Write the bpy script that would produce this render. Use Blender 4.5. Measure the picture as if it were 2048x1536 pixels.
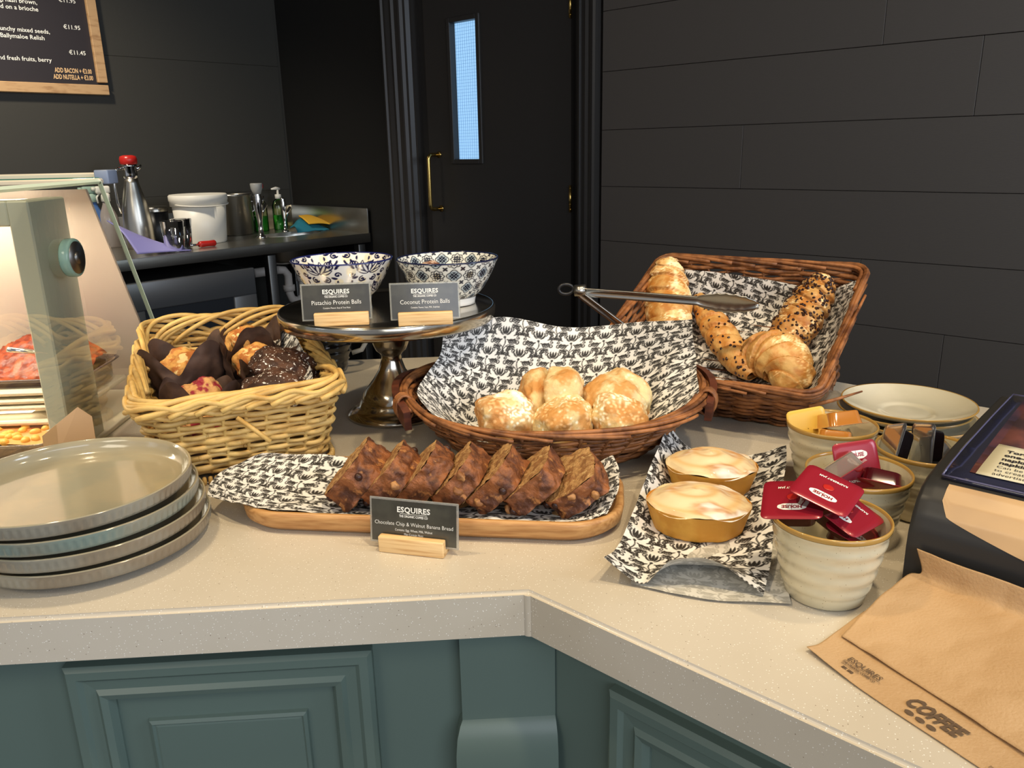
import bpy, bmesh, math, random
import numpy as np
from mathutils import Vector, Matrix, noise
PI = math.pi
sc = bpy.context.scene
col = sc.collection
for o in list(bpy.data.objects):
    bpy.data.objects.remove(o)
random.seed(7)
rng = np.random.default_rng(7)

# ------------------------------------------------------------ frame: camera, sky, lights, exposure
CT = 0.96            # height of the worktop
HC = 1.34            # height of the camera
cd = bpy.data.cameras.new('camera')
cam = bpy.data.objects.new('camera', cd)
col.objects.link(cam)
cd.sensor_fit = 'HORIZONTAL'
cd.sensor_width = 36.0
cd.lens = 1599.0 / 2048.0 * 36.0
cd.clip_start = 0.02
_p, _r = math.radians(16.338), math.radians(-1.206)
_fw = Vector((0, math.cos(_p), -math.sin(_p)))
_up = Vector((0, math.sin(_p), math.cos(_p)))
_ri = Vector((1, 0, 0))
_A = _ri * math.cos(_r) + _up * math.sin(_r)
_B = -_ri * math.sin(_r) + _up * math.cos(_r)
cam.matrix_world = Matrix(((_A.x, _B.x, -_fw.x, 0), (_A.y, _B.y, -_fw.y, 0), (_A.z, _B.z, -_fw.z, HC), (0, 0, 0, 1)))
sc.camera = cam

w = bpy.data.worlds.new('world')
sc.world = w
w.use_nodes = True
w.node_tree.nodes['Background'].inputs[0].default_value = (0.80, 0.86, 1.0, 1)
w.node_tree.nodes['Background'].inputs[1].default_value = 0.38


def lamp(name, kind, loc, target, energy, color, **k):
    d = bpy.data.lights.new(name, kind)
    d.energy = energy
    d.color = color
    for a, b in k.items():
        setattr(d, a, b)
    o = bpy.data.objects.new(name, d)
    col.objects.link(o)
    o.location = loc
    o.rotation_euler = (Vector(target) - Vector(loc)).to_track_quat('-Z', 'Y').to_euler()
    return o


WARM = (1.0, 0.80, 0.52)
lamp('daylight_from_shopfront', 'AREA', (1.2, -2.2, 1.9), (0.1, 0.9, 0.6), 58, (0.84, 0.90, 1.0), shape='RECTANGLE', size=2.6, size_y=1.8)
lamp('daylight_from_side_window', 'AREA', (2.6, -0.1, 2.2), (1.2, 2.1, 2.1), 42, (0.72, 0.84, 1.0), shape='RECTANGLE', size=0.9, size_y=1.2)
lamp('added_fill_customer_side', 'AREA', (-1.3, -0.9, 2.6), (0.2, 0.6, 0.9), 15, (1.0, 0.88, 0.68), shape='RECTANGLE', size=1.0, size_y=0.6)  # added warm fill to brighten the right counter front, not a real fitting
lamp('ceiling_spot_left', 'SPOT', (-0.75, 0.75, 2.62), (-0.45, 0.85, 0.96), 52, WARM, spot_size=1.25, spot_blend=0.9, shadow_soft_size=0.05)
lamp('ceiling_spot_middle', 'SPOT', (0.30, 0.35, 2.62), (0.10, 0.95, 0.96), 62, WARM, spot_size=1.15, spot_blend=0.9, shadow_soft_size=0.06)
lamp('ceiling_spot_right', 'SPOT', (0.95, 0.55, 2.62), (0.45, 0.85, 0.96), 34, WARM, spot_size=1.1, spot_blend=0.9, shadow_soft_size=0.05)
lamp('ceiling_spot_staff_side', 'SPOT', (-1.75, 2.55, 2.62), (-1.85, 3.3, 1.0), 150, (1.0, 0.88, 0.70), spot_size=1.75, spot_blend=1.0, shadow_soft_size=0.08)
sc.view_settings.view_transform = 'Standard'
sc.view_settings.look = 'None'
sc.view_settings.gamma = 1.0
sc.view_settings.use_curve_mapping = False
sc.view_settings.exposure = 0.0


# ------------------------------------------------------------ object helpers
def lin(c):
    return tuple(((x / 12.92) if x <= 0.04045 else ((x + 0.055) / 1.055) ** 2.4) for x in c)


def S(r, g, b):
    return (*lin((r / 255, g / 255, b / 255)), 1.0)


def tag(o, label=None, cat=None, group=None, kind=None):
    if label: o['label'] = label
    if cat: o['category'] = cat
    if group: o['group'] = group
    if kind: o['kind'] = kind
    return o


def thing(name, label, cat, loc=(0, 0, 0), rot=(0, 0, 0), group=None, kind=None):
    o = bpy.data.objects.new(name, None)
    o.empty_display_size = 0.02
    col.objects.link(o)
    o.location = loc
    o.rotation_euler = rot if not isinstance(rot, (int, float)) else (0, 0, rot)
    return tag(o, label, cat, group, kind)


def copy_tree(o, parent=None):
    c = o.copy()
    col.objects.link(c)
    c.parent = parent
    for ch in list(o.children):
        copy_tree(ch, c)
    return c


def rotm(ax, a):
    return np.array(Matrix.Rotation(a, 3, ax))


def nrm(a):
    return a / np.maximum(np.linalg.norm(a, axis=-1, keepdims=True), 1e-12)


def rrect(a, b, rc, step=0.005):
    """rounded rectangle loop, half sizes a, b; points, outward normals, evenly spaced"""
    rc = min(rc, a * 0.999, b * 0.999)
    pts = []
    for k, (sx, sy) in enumerate(((1, 1), (-1, 1), (-1, -1), (1, -1))):
        cx, cy = sx * (a - rc), sy * (b - rc)
        for t in np.linspace(k * PI / 2, (k + 1) * PI / 2, 10):
            pts.append((cx + rc * math.cos(t), cy + rc * math.sin(t)))
    P = np.array(pts)
    Q = np.vstack([P, P[:1]])
    d = np.r_[0, np.cumsum(np.hypot(*np.diff(Q, axis=0).T))]
    n = max(12, int(d[-1] / step))
    s = np.linspace(0, d[-1], n, endpoint=False)
    X = np.c_[np.interp(s, d, Q[:, 0]), np.interp(s, d, Q[:, 1])]
    T = nrm(np.roll(X, -1, 0) - np.roll(X, 1, 0))
    return X, np.c_[T[:, 1], -T[:, 0]]


class MB:
    def __init__(s):
        s.v, s.f, s.c, s.n = [], [], [], 0

    def add(s, v, f, c=None):
        v = np.asarray(v, float).reshape(-1, 3)
        f = np.asarray(f, int)
        s.v.append(v)
        s.f.append(f + s.n)
        if c is None:
            c = np.ones((len(v), 3))
        c = np.asarray(c, float)
        if c.ndim == 1:
            c = np.tile(c, (len(v), 1))
        s.c.append(c)
        s.n += len(v)
        return s

    def box(s, c, d, R=None, col=None):
        v = np.array([(x, y, z) for x in (-.5, .5) for y in (-.5, .5) for z in (-.5, .5)]) * d
        if R is not None: v = v @ np.asarray(R).T
        return s.add(v + c, [(0, 1, 3, 2), (4, 6, 7, 5), (0, 4, 5, 1), (2, 3, 7, 6), (0, 2, 6, 4), (1, 5, 7, 3)], col)

    def rbox(s, c, d, r=0.002, R=None, seg=2, col=None):
        bm = bmesh.new()
        bmesh.ops.create_cube(bm, size=1)
        bmesh.ops.scale(bm, vec=d, verts=bm.verts)
        bmesh.ops.bevel(bm, geom=list(bm.edges), offset=min(r, min(d) * .49), segments=seg, affect='EDGES', profile=0.5)
        v = np.array([x.co[:] for x in bm.verts])
        if R is not None: v = v @ np.asarray(R).T
        v = v + c
        for n in {len(f.verts) for f in bm.faces}:
            F = np.array([[q.index for q in f.verts] for f in bm.faces if len(f.verts) == n])
            if n == min({len(f.verts) for f in bm.faces}):
                s.add(v, F, col)
                base = s.n - len(v)
            else:
                s.f.append(F + base)
        bm.free()
        return s

    def grid(s, P, cu=False, cv=False, col=None):
        P = np.asarray(P, float)
        m, n = P.shape[:2]
        i = np.arange(m if cu else m - 1)
        j = np.arange(n if cv else n - 1)
        I, J = np.meshgrid(i, j, indexing='ij')
        I2, J2 = (I + 1) % m, (J + 1) % n
        F = np.stack([I * n + J, I2 * n + J, I2 * n + J2, I * n + J2], -1).reshape(-1, 4)
        if col is not None: col = np.asarray(col).reshape(-1, 3)
        return s.add(P.reshape(-1, 3), F, col)

    def lathe(s, prof, n=48, c=(0, 0, 0), fn=None, closed=False, R=None, sx=1, sy=1):
        prof = np.array(prof, float)
        t = np.linspace(0, 2 * PI, n, endpoint=False)
        P = np.stack([np.outer(np.cos(t), prof[:, 0]) * sx, np.outer(np.sin(t), prof[:, 0]) * sy, np.tile(prof[:, 1], (n, 1))], -1)
        if fn: P = fn(P, t)
        if R is not None: P = P @ np.asarray(R).T
        return s.grid(P + np.array(c), cu=True, cv=closed)

    def tube(s, path, r, n=8, closed=False, caps=True, ref=None, col=None, flat=1.0):
        P = np.asarray(path, float)
        m = len(P)
        r = np.broadcast_to(np.asarray(r, float), (m,))
        if closed:
            T = nrm(np.roll(P, -1, 0) - np.roll(P, 1, 0))
        else:
            T = nrm(np.gradient(P, axis=0))
        if ref is None:
            a = np.abs(T).mean(0)
            ref = np.eye(3)[np.argmin(a)]
        N = nrm(np.cross(T, ref))
        B = np.cross(T, N)
        t = np.linspace(0, 2 * PI, n, endpoint=False)
        G = P[:, None] + r[:, None, None] * (np.cos(t)[None, :, None] * N[:, None] + flat * np.sin(t)[None, :, None] * B[:, None])
        if caps and not closed:
            G = np.concatenate([P[:1, None] + 0 * G[:1], G, P[-1:, None] + 0 * G[-1:]])
        c = None if col is None else np.tile(np.asarray(col, float), (G.shape[0] * n, 1))
        return s.grid(G, cu=closed, cv=True, col=c)

    def xf(s, R=None, t=(0, 0, 0)):
        s.v = [(v @ np.asarray(R).T if R is not None else v) + np.array(t) for v in s.v]
        return s

    def join(s, o, R=None, t=(0, 0, 0)):
        for v, c in zip(o.v, o.c):
            s.v.append((v @ np.asarray(R).T if R is not None else v) + np.array(t))
            s.c.append(c)
        for f in o.f:
            s.f.append(f + s.n)
        s.n += o.n
        return s

    def verts(s):
        return np.concatenate(s.v)

    def build(s, name, m, parent=None, smooth=True, loc=None, rot=None, color=False, angle=None, **tg):
        me = bpy.data.meshes.new(name)
        V = np.concatenate(s.v)
        nf = sum(len(f) for f in s.f)
        me.vertices.add(len(V))
        me.vertices.foreach_set('co', V.astype(np.float32).ravel())
        L = np.concatenate([f.ravel() for f in s.f])
        tot = np.concatenate([np.full(len(f), f.shape[1]) for f in s.f])
        me.loops.add(len(L))
        me.loops.foreach_set('vertex_index', L.astype(np.int32))
        me.polygons.add(nf)
        me.polygons.foreach_set('loop_start', np.r_[0, np.cumsum(tot)[:-1]].astype(np.int32))
        me.polygons.foreach_set('loop_total', tot.astype(np.int32))
        me.polygons.foreach_set('use_smooth', np.full(nf, smooth))
        me.update(calc_edges=True)
        me.validate()
        if color:
            at = me.color_attributes.new('Col', 'FLOAT_COLOR', 'POINT')
            C_ = np.c_[np.concatenate(s.c), np.ones(len(V))]
            at.data.foreach_set('color', C_.astype(np.float32).ravel())
        if smooth and angle:
            try: me.set_sharp_from_angle(angle=math.radians(angle))
            except Exception: pass
        for x in (m if isinstance(m, (list, tuple)) else [m]):
            me.materials.append(x)
        o = bpy.data.objects.new(name, me)
        col.objects.link(o)
        if parent is not None: o.parent = parent
        if loc is not None: o.location = loc
        if rot is not None: o.rotation_euler = rot
        if tg: tag(o, **tg)
        return o


def disp(V, amp, freq, seed=0.0, octv=3, axis=None):
    """organic displacement of points along the direction from their centre"""
    V = np.asarray(V, float)
    c = V.mean(0)
    D = nrm(V - c) if axis is None else np.broadcast_to(axis, V.shape)
    h = np.array([noise.fractal(Vector(p) * freq + Vector((seed, seed * 1.7, -seed)), 1.0, 2.0, octv) for p in V])
    return V + D * (h * amp)[:, None]


def fnoise(V, freq, seed=0.0, octv=3):
    return np.array([noise.fractal(Vector(p) * freq + Vector((seed, seed * 1.7, -seed)), 1.0, 2.0, octv) for p in V])


def ico(sub=5):
    bm = bmesh.new()
    bmesh.ops.create_icosphere(bm, subdivisions=sub, radius=1)
    v = np.array([x.co[:] for x in bm.verts])
    f = np.array([[q.index for q in g.verts] for g in bm.faces])
    bm.free()
    return v, f


ICO3, ICO4, ICO5 = ico(3), ico(4), ico(5)


# ------------------------------------------------------------ materials
def mat(name, c, rough=0.5, metal=0.0, c2=None, scale=20.0, lo=0.4, hi=0.6, bump=0.0, bscale=80.0, attr=False, stretch=None,
        emis=0.0, ecol=None, trans=0.0, ior=1.45, coat=0.0, sss=0.0, ssc=None, alpha=1.0, detail=4.0, spec=0.5, layers=(), bdist=0.002, back=None, aniso=0.0):
    m = bpy.data.materials.new(name)
    m.use_nodes = True
    nt = m.node_tree
    N, Lk = nt.nodes, nt.links
    b = N['Principled BSDF']
    b.inputs['Base Color'].default_value = c
    b.inputs['Roughness'].default_value = rough
    b.inputs['Metallic'].default_value = metal
    b.inputs['IOR'].default_value = ior
    b.inputs['Transmission Weight'].default_value = trans
    b.inputs['Coat Weight'].default_value = coat
    b.inputs['Coat Roughness'].default_value = 0.08
    b.inputs['Specular IOR Level'].default_value = spec
    b.inputs['Alpha'].default_value = alpha
    if aniso: b.inputs['Anisotropic'].default_value = aniso
    if sss:
        b.inputs['Subsurface Weight'].default_value = sss
        b.inputs['Subsurface Radius'].default_value = (0.006, 0.003, 0.0015)
        b.inputs['Subsurface Scale'].default_value = 1.0
    if emis:
        b.inputs['Emission Strength'].default_value = emis
        b.inputs['Emission Color'].default_value = ecol or c
    tc = N.new('ShaderNodeTexCoord')
    mp = N.new('ShaderNodeMapping')
    Lk.new(tc.outputs['Object'], mp.inputs[0])
    if stretch: mp.inputs['Scale'].default_value = stretch
    cur = None

    def noisemask(sc_, lo_, hi_, det=4.0, kind='NOISE'):
        if kind == 'NOISE':
            n_ = N.new('ShaderNodeTexNoise')
            n_.inputs['Scale'].default_value = sc_
            n_.inputs['Detail'].default_value = det
            out = n_.outputs[0]
        else:
            n_ = N.new('ShaderNodeTexVoronoi')
            n_.inputs['Scale'].default_value = sc_
            out = n_.outputs['Distance']
        Lk.new(mp.outputs[0], n_.inputs['Vector'])
        r_ = N.new('ShaderNodeMapRange')
        r_.inputs['From Min'].default_value = lo_
        r_.inputs['From Max'].default_value = hi_
        r_.interpolation_type = 'SMOOTHSTEP'
        Lk.new(out, r_.inputs[0])
        return r_.outputs[0]

    def mix(a, c_, fac):
        x = N.new('ShaderNodeMix')
        x.data_type = 'RGBA'
        Lk.new(fac, x.inputs[0])
        if hasattr(a, 'links') or hasattr(a, 'is_linked'): Lk.new(a, x.inputs[6])
        else: x.inputs[6].default_value = a
        x.inputs[7].default_value = c_
        return x.outputs[2]

    cur = c
    if c2: cur = mix(cur, c2, noisemask(scale, lo, hi, detail))
    for (lc, ls, l0, l1, kind) in layers:
        cur = mix(cur, lc, noisemask(ls, l0, l1, 3.0, kind))
    if attr:
        a = N.new('ShaderNodeAttribute')
        a.attribute_name = 'Col'
        x = N.new('ShaderNodeMix')
        x.data_type = 'RGBA'
        x.blend_type = 'MULTIPLY'
        x.inputs[0].default_value = 1.0
        if isinstance(cur, tuple): x.inputs[6].default_value = cur
        else: Lk.new(cur, x.inputs[6])
        Lk.new(a.outputs['Color'], x.inputs[7])
        cur = x.outputs[2]
    if back is not None:
        g = N.new('ShaderNodeNewGeometry')
        x = N.new('ShaderNodeMix')
        x.data_type = 'RGBA'
        k = N.new('ShaderNodeMath')
        k.operation = 'MULTIPLY'
        k.inputs[1].default_value = 0.72
        Lk.new(g.outputs['Backfacing'], k.inputs[0])
        Lk.new(k.outputs[0], x.inputs[0])
        if isinstance(cur, tuple): x.inputs[6].default_value = cur
        else: Lk.new(cur, x.inputs[6])
        x.inputs[7].default_value = back
        cur = x.outputs[2]
    if not isinstance(cur, tuple): Lk.new(cur, b.inputs['Base Color'])
    if bump:
        n_ = N.new('ShaderNodeTexNoise')
        n_.inputs['Scale'].default_value = bscale
        n_.inputs['Detail'].default_value = 5
        Lk.new(mp.outputs[0], n_.inputs['Vector'])
        bp = N.new('ShaderNodeBump')
        bp.inputs['Strength'].default_value = bump
        bp.inputs['Distance'].default_value = bdist
        Lk.new(n_.outputs[0], bp.inputs['Height'])
        Lk.new(bp.outputs[0], b.inputs['Normal'])
    return m


M = {}
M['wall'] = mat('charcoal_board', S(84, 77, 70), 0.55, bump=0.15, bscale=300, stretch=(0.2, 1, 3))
M['wall_l'] = mat('charcoal_wall', S(52, 50, 44), 0.6, bump=0.1, bscale=120)
M['black_paint'] = mat('black_gloss_paint', S(50, 47, 44), 0.42)
M['floor'] = mat('dark_floor', S(60, 54, 48), 0.5, c2=S(48, 43, 38), scale=6)
M['ceil'] = mat('ceiling_paint', S(120, 116, 108), 0.8)
M['stone'] = mat('speckled_solid_surface', S(200, 190, 172), 0.30, c2=S(192, 181, 161), scale=6, lo=0.3, hi=0.7,
                 layers=((S(238, 234, 226), 330, 0.18, 0.10, 'VOR'), (S(128, 112, 92), 150, 0.085, 0.05, 'VOR'), (S(150, 140, 124), 75, 0.055, 0.03, 'VOR')), coat=0.15)
M['teal'] = mat('teal_cabinet_paint', S(92, 108, 100), 0.38, bump=0.04, bscale=60)
M['steel'] = mat('brushed_steel', S(186, 182, 172), 0.30, 1.0)
M['steel_dark'] = mat('dark_steel', S(120, 118, 114), 0.4, 1.0)
M['chrome'] = mat('chrome', S(215, 212, 205), 0.07, 1.0)
M['silver'] = mat('polished_silver', S(206, 198, 182), 0.16, 1.0, c2=S(150, 140, 122), scale=9, lo=0.45, hi=0.7, bump=0.03, bscale=14)
M['brass'] = mat('brass', S(214, 180, 104), 0.22, 1.0)
M['white_pl'] = mat('white_plastic', S(224, 220, 208), 0.4)
M['grey_pl'] = mat('grey_plastic', S(150, 150, 146), 0.4)
M['black_pl'] = mat('black_plastic', S(34, 34, 36), 0.35)
M['red_pl'] = mat('red_plastic', S(178, 36, 30), 0.3)
M['glass'] = mat('clear_glass', (1, 1, 1, 1), 0.02, trans=1.0, ior=1.45)
M['clear_pl'] = mat('clear_plastic', (0.92, 0.92, 0.92, 1), 0.08, trans=0.95, ior=1.2)
M['case_glass'] = mat('case_glass', (0.93, 0.98, 0.95, 1), 0.01, trans=1.0, ior=1.5)
M['glass_edge'] = mat('green_glass_edge', S(150, 196, 176), 0.1, emis=0.0, trans=0.3)
M['cream_metal'] = mat('cream_metal', S(226, 214, 188), 0.35)
M['beige'] = mat('beige_back_panel', S(214, 196, 182), 0.5)
M['sage'] = mat('sage_grey_frame', S(196, 196, 176), 0.35)
M['teal_gl'] = mat('teal_tinted_glass', S(50, 120, 108), 0.08, coat=0.5)
M['card'] = mat('brown_card', S(196, 158, 116), 0.75)
M['plate'] = mat('sage_glazed_stoneware', S(152, 144, 120), 0.12, c2=S(162, 150, 122), scale=14, coat=0.5)
M['plate_rim'] = mat('sage_ribbed_rim', S(138, 133, 118), 0.28, c2=S(126, 112, 92), scale=10, coat=0.4)
M['plate_rim_g'] = mat('green_grey_ribbed_rim', S(118, 132, 122), 0.28, c2=S(132, 128, 112), scale=10, coat=0.4)
M['wick'] = mat('pale_wicker', S(216, 182, 112), 0.5, c2=S(190, 150, 82), scale=40, lo=0.35, hi=0.75, attr=True, bump=0.2, bscale=300)
M['wickb'] = mat('brown_willow', S(152, 100, 58), 0.5, c2=S(92, 54, 30), scale=50, lo=0.35, hi=0.7, attr=True, bump=0.25, bscale=260)
M['hwood'] = mat('dark_handle_wood', S(92, 46, 28), 0.45, c2=S(70, 34, 22), scale=30, stretch=(1, 1, 6))
M['paper'] = mat('damask_print_paper', (1, 1, 1, 1), 0.62, attr=True, back=S(196, 192, 180), bump=0.1, bscale=60)
M['wood'] = mat('oak_tray', S(196, 148, 92), 0.4, c2=S(166, 116, 66), scale=26, lo=0.35, hi=0.7, stretch=(1, 9, 9), bump=0.05)
M['pine'] = mat('pine_block', S(232, 196, 140), 0.5, c2=S(206, 160, 102), scale=30, lo=0.4, hi=0.7, stretch=(0.6, 6, 10))
M['card_blk'] = mat('printed_dark_card', S(62, 60, 52), 0.22, c2=S(74, 72, 62), scale=30, coat=0.6)
M['lam'] = mat('laminate_edge', S(206, 206, 196), 0.1, trans=0.6, ior=1.4, alpha=0.8)
M['txt'] = mat('white_print', S(238, 236, 226), 0.5)
M['txt_gold'] = mat('gold_print', S(226, 186, 136), 0.5)
M['txt_ink'] = mat('brown_ink', S(92, 72, 52), 0.8)
M['menu'] = mat('menu_print_black', S(40, 34, 36), 0.5)
M['frame_w'] = mat('raw_timber_frame', S(186, 150, 108), 0.6, c2=S(150, 112, 74), scale=16, lo=0.45, hi=0.8, stretch=(1, 1, 5))
M['wrap'] = mat('brown_muffin_paper', S(66, 46, 36), 0.7, c2=S(84, 60, 46), scale=40, bump=0.3, bscale=60)
M['muf_gold'] = mat('golden_muffin_crumb', S(222, 164, 86), 0.7, c2=S(184, 108, 48), scale=60, lo=0.4, hi=0.6, bump=0.7, bscale=220, layers=((S(240, 208, 140), 90, 0.58, 0.66, 'NOISE'),))
M['muf_red'] = mat('raspberry_muffin_crumb', S(214, 160, 98), 0.65, c2=S(150, 34, 50), scale=42, lo=0.5, hi=0.58, bump=0.7, bscale=220)
M['muf_choc'] = mat('chocolate_muffin_crumb', S(58, 34, 22), 0.65, c2=S(84, 52, 34), scale=70, bump=0.9, bscale=220, layers=((S(240, 234, 224), 260, 0.60, 0.66, 'NOISE'),))
M['scone'] = mat('baked_scone_crust', S(206, 150, 84), 0.7, c2=S(226, 202, 150), scale=30, lo=0.42, hi=0.58, bump=0.8, bscale=170, sss=0.05, attr=True)
M['croi'] = mat('croissant_crust', S(206, 142, 70), 0.42, c2=S(228, 186, 118), scale=60, lo=0.35, hi=0.65, bump=0.5, bscale=160, stretch=(1, 1, 1), attr=True)
M['choc'] = mat('dark_chocolate', S(52, 26, 16), 0.4)
M['icing'] = mat('baked_icing_top', S(234, 212, 168), 0.45, c2=S(190, 130, 76), scale=22, lo=0.46, hi=0.64, stretch=(.6, 1.6, 1), layers=((S(244, 238, 228), 20, 0.54, 0.62, 'NOISE'),), bump=0.15, bscale=90, attr=True, coat=0.15)
M['cake'] = mat('golden_cake_side', S(216, 160, 66), 0.6, c2=S(204, 142, 50), scale=30, bump=0.25, bscale=200, sss=0.05)
M['crust'] = mat('banana_bread_crust', S(146, 88, 48), 0.55, c2=S(78, 42, 24), scale=60, lo=0.35, hi=0.62, bump=1.0, bscale=150, layers=((S(176, 118, 66), 90, 0.60, 0.70, 'NOISE'),), bdist=0.003)
M['crumb'] = mat('banana_bread_crumb', S(180, 138, 86), 0.75, c2=S(138, 94, 52), scale=110, lo=0.4, hi=0.62, bump=1.0, bscale=260, layers=((S(196, 160, 106), 150, 0.60, 0.68, 'NOISE'),), bdist=0.003)
M['nut'] = mat('walnut', S(176, 126, 76), 0.6, c2=S(130, 84, 46), scale=90)
M['cup'] = mat('speckled_cream_stoneware', S(212, 200, 166), 0.2, c2=S(200, 190, 158), scale=20, coat=0.5,
               layers=((S(120, 96, 62), 260, 0.10, 0.06, 'VOR'), (S(132, 110, 76), 140, 0.06, 0.035, 'VOR')))
M['cup_rim'] = mat('ochre_rim', S(172, 134, 66), 0.25, coat=0.5)
M['saucer'] = mat('cream_glazed_stoneware', S(214, 206, 182), 0.14, c2=S(198, 190, 164), scale=9, coat=0.6)
M['jam_red'] = mat('raspberry_jam_tub', S(70, 10, 16), 0.12, coat=0.5)
M['foil_red'] = mat('red_foil_lid', S(146, 26, 42), 0.32, 0.1, coat=0.2)
M['jam_black'] = mat('blackcurrant_tub', S(18, 12, 16), 0.1, coat=0.6)
M['honey'] = mat('honey_tub', S(196, 124, 44), 0.14, coat=0.5, trans=0.25)
M['foil_gold'] = mat('yellow_foil_lid', S(222, 178, 70), 0.35)
M['bowl_g'] = mat('glazed_bowl', (1, 1, 1, 1), 0.1, attr=True, coat=0.6)
M['white_cer'] = mat('white_ceramic', S(236, 234, 228), 0.12, coat=0.5)
M['ball'] = mat('coconut_ball', S(122, 76, 54), 0.7, c2=S(206, 180, 160), scale=90, lo=0.45, hi=0.6, bump=0.8, bscale=200)
M['blk_cer'] = mat('black_glazed_ceramic', S(16, 16, 17), 0.08, coat=0.7)
M['kraft'] = mat('kraft_napkin', S(188, 154, 112), 0.85, c2=S(180, 145, 102), scale=12, bump=0.35, bscale=420)
M['disp'] = mat('charcoal_dispenser_plastic', S(44, 43, 42), 0.38)
M['disp_s'] = mat('dispenser_side_plastic', S(58, 48, 44), 0.4)
M['smoke'] = mat('smoky_window_with_napkins', S(206, 170, 124), 0.35, c2=S(180, 148, 112), scale=5)
M['navy'] = mat('navy_label_sleeve', S(40, 42, 62), 0.12, coat=0.8)
M['photo'] = mat('printed_photo', S(124, 74, 66), 0.25, c2=S(70, 50, 54), scale=22, lo=0.4, hi=0.62, coat=0.5)
M['label'] = mat('cream_label', S(214, 206, 178), 0.4)
M['cloth_b'] = mat('blue_cloth', S(36, 120, 140), 0.9, bump=0.3)
M['cloth_y'] = mat('yellow_sponge_cloth', S(232, 178, 52), 0.85, bump=0.3)
M['lilac'] = mat('lilac_plastic', S(134, 130, 186), 0.5)
M['soap'] = mat('green_soap', S(48, 140, 52), 0.2, coat=0.4)
M['soap_b'] = mat('clear_soap_bottle', S(170, 184, 140), 0.12, trans=0.6)
M['blue_b'] = mat('blue_liquid_bottle', S(86, 124, 186), 0.2, trans=0.2)
M['pipe'] = mat('white_waste_pipe', S(196, 186, 176), 0.45)
M['sauce'] = mat('orange_bean_filling', S(112, 36, 16), 0.35, c2=S(156, 64, 30), scale=90, bump=0.8, bscale=120)
M['peas'] = mat('yellow_chickpea', S(236, 178, 76), 0.4)
M['warm_led'] = mat('warm_led_strip', (1, 0.86, 0.6, 1), 0.5, emis=3.0, ecol=(1.0, 0.90, 0.72, 1))
M['frost'] = mat('lit_wired_glass', S(150, 190, 220), 0.3, emis=1.05, ecol=S(150, 196, 236))
M['wire'] = mat('glass_wire', S(104, 140, 170), 0.4, emis=0.5, ecol=S(104, 146, 186))


def thin_glass(name, tint, refl):
    m = bpy.data.materials.new(name)
    m.use_nodes = True
    nt = m.node_tree
    nt.nodes.clear()
    o_ = nt.nodes.new('ShaderNodeOutputMaterial')
    t_ = nt.nodes.new('ShaderNodeBsdfTransparent')
    t_.inputs[0].default_value = tint
    g_ = nt.nodes.new('ShaderNodeBsdfGlossy')
    g_.inputs['Roughness'].default_value = 0.01
    f_ = nt.nodes.new('ShaderNodeFresnel')
    f_.inputs[0].default_value = refl
    x_ = nt.nodes.new('ShaderNodeMixShader')
    nt.links.new(f_.outputs[0], x_.inputs[0])
    nt.links.new(t_.outputs[0], x_.inputs[1])
    nt.links.new(g_.outputs[0], x_.inputs[2])
    nt.links.new(x_.outputs[0], o_.inputs[0])
    return m


M['soap_b'] = thin_glass('soap_bottle_film', (.80, .90, .62, 1), 1.4)
M['glass'] = thin_glass('tumbler_glass', (.90, .92, .92, 1), 1.6)
M['case_glass'] = thin_glass('case_pane_glass', (0.93, 0.97, 0.95, 1), 2.0)
# ------------------------------------------------------------ printed patterns, drawn as distance fields on a repeat tile
def stamp(D, x, y, r, W, H, X, Y):
    dx = np.abs(X - x) % W
    dx = np.minimum(dx, W - dx)
    dy = np.abs(Y - y) % H
    dy = np.minimum(dy, H - dy)
    np.minimum(D, np.hypot(dx, dy) - r, out=D)


def stroke(D, pts, rad, g):
    pts = np.array(pts, float)
    for k in range(len(pts)):
        stamp(D, pts[k, 0], pts[k, 1], rad[k], *g)


def leaf(cx, cy, ang, L, wd, n=9, bend=0.0):
    t = np.linspace(0, 1, n)
    a = ang + bend * t
    x = cx + np.cumsum(np.cos(a)) * L / n
    y = cy + np.cumsum(np.sin(a)) * L / n
    return np.c_[x, y], wd * np.sin(PI * np.clip(t * 0.92 + 0.06, 0, 1)) ** 0.8


def spiral(cx, cy, a0, r0, turns, sgn, n=26, w0=0.5, w1=0.35):
    t = np.linspace(0, 1, n)
    a = a0 + sgn * turns * 2 * PI * t
    r = r0 * (1 - 0.82 * t)
    return np.c_[cx + r * np.cos(a), cy + r * np.sin(a)], w0 + (w1 - w0) * t


def acanthus(cx, cy, ang, L, bend, wd=1.0, lobes=4):
    """a curling leaf with side lobes; returns a list of (points, radii)"""
    out = []
    n = 22
    t = np.linspace(0, 1, n)
    a = ang + bend * t ** 1.4
    x = cx + np.cumsum(np.cos(a)) * L / n
    y = cy + np.cumsum(np.sin(a)) * L / n
    out.append((np.c_[x, y], wd * (.30 + .55 * np.sin(PI * t ** .8)) * (1.05 - t)))
    for k in range(1, lobes + 1):
        i = int(n * (k / (lobes + 1.2)))
        for s in (1, -1):
            ll = L * (.52 - .07 * k)
            out.append(leaf(x[i], y[i], a[i] + s * .95, ll, wd * .62, n=16, bend=-s * .8))
    return out


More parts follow.
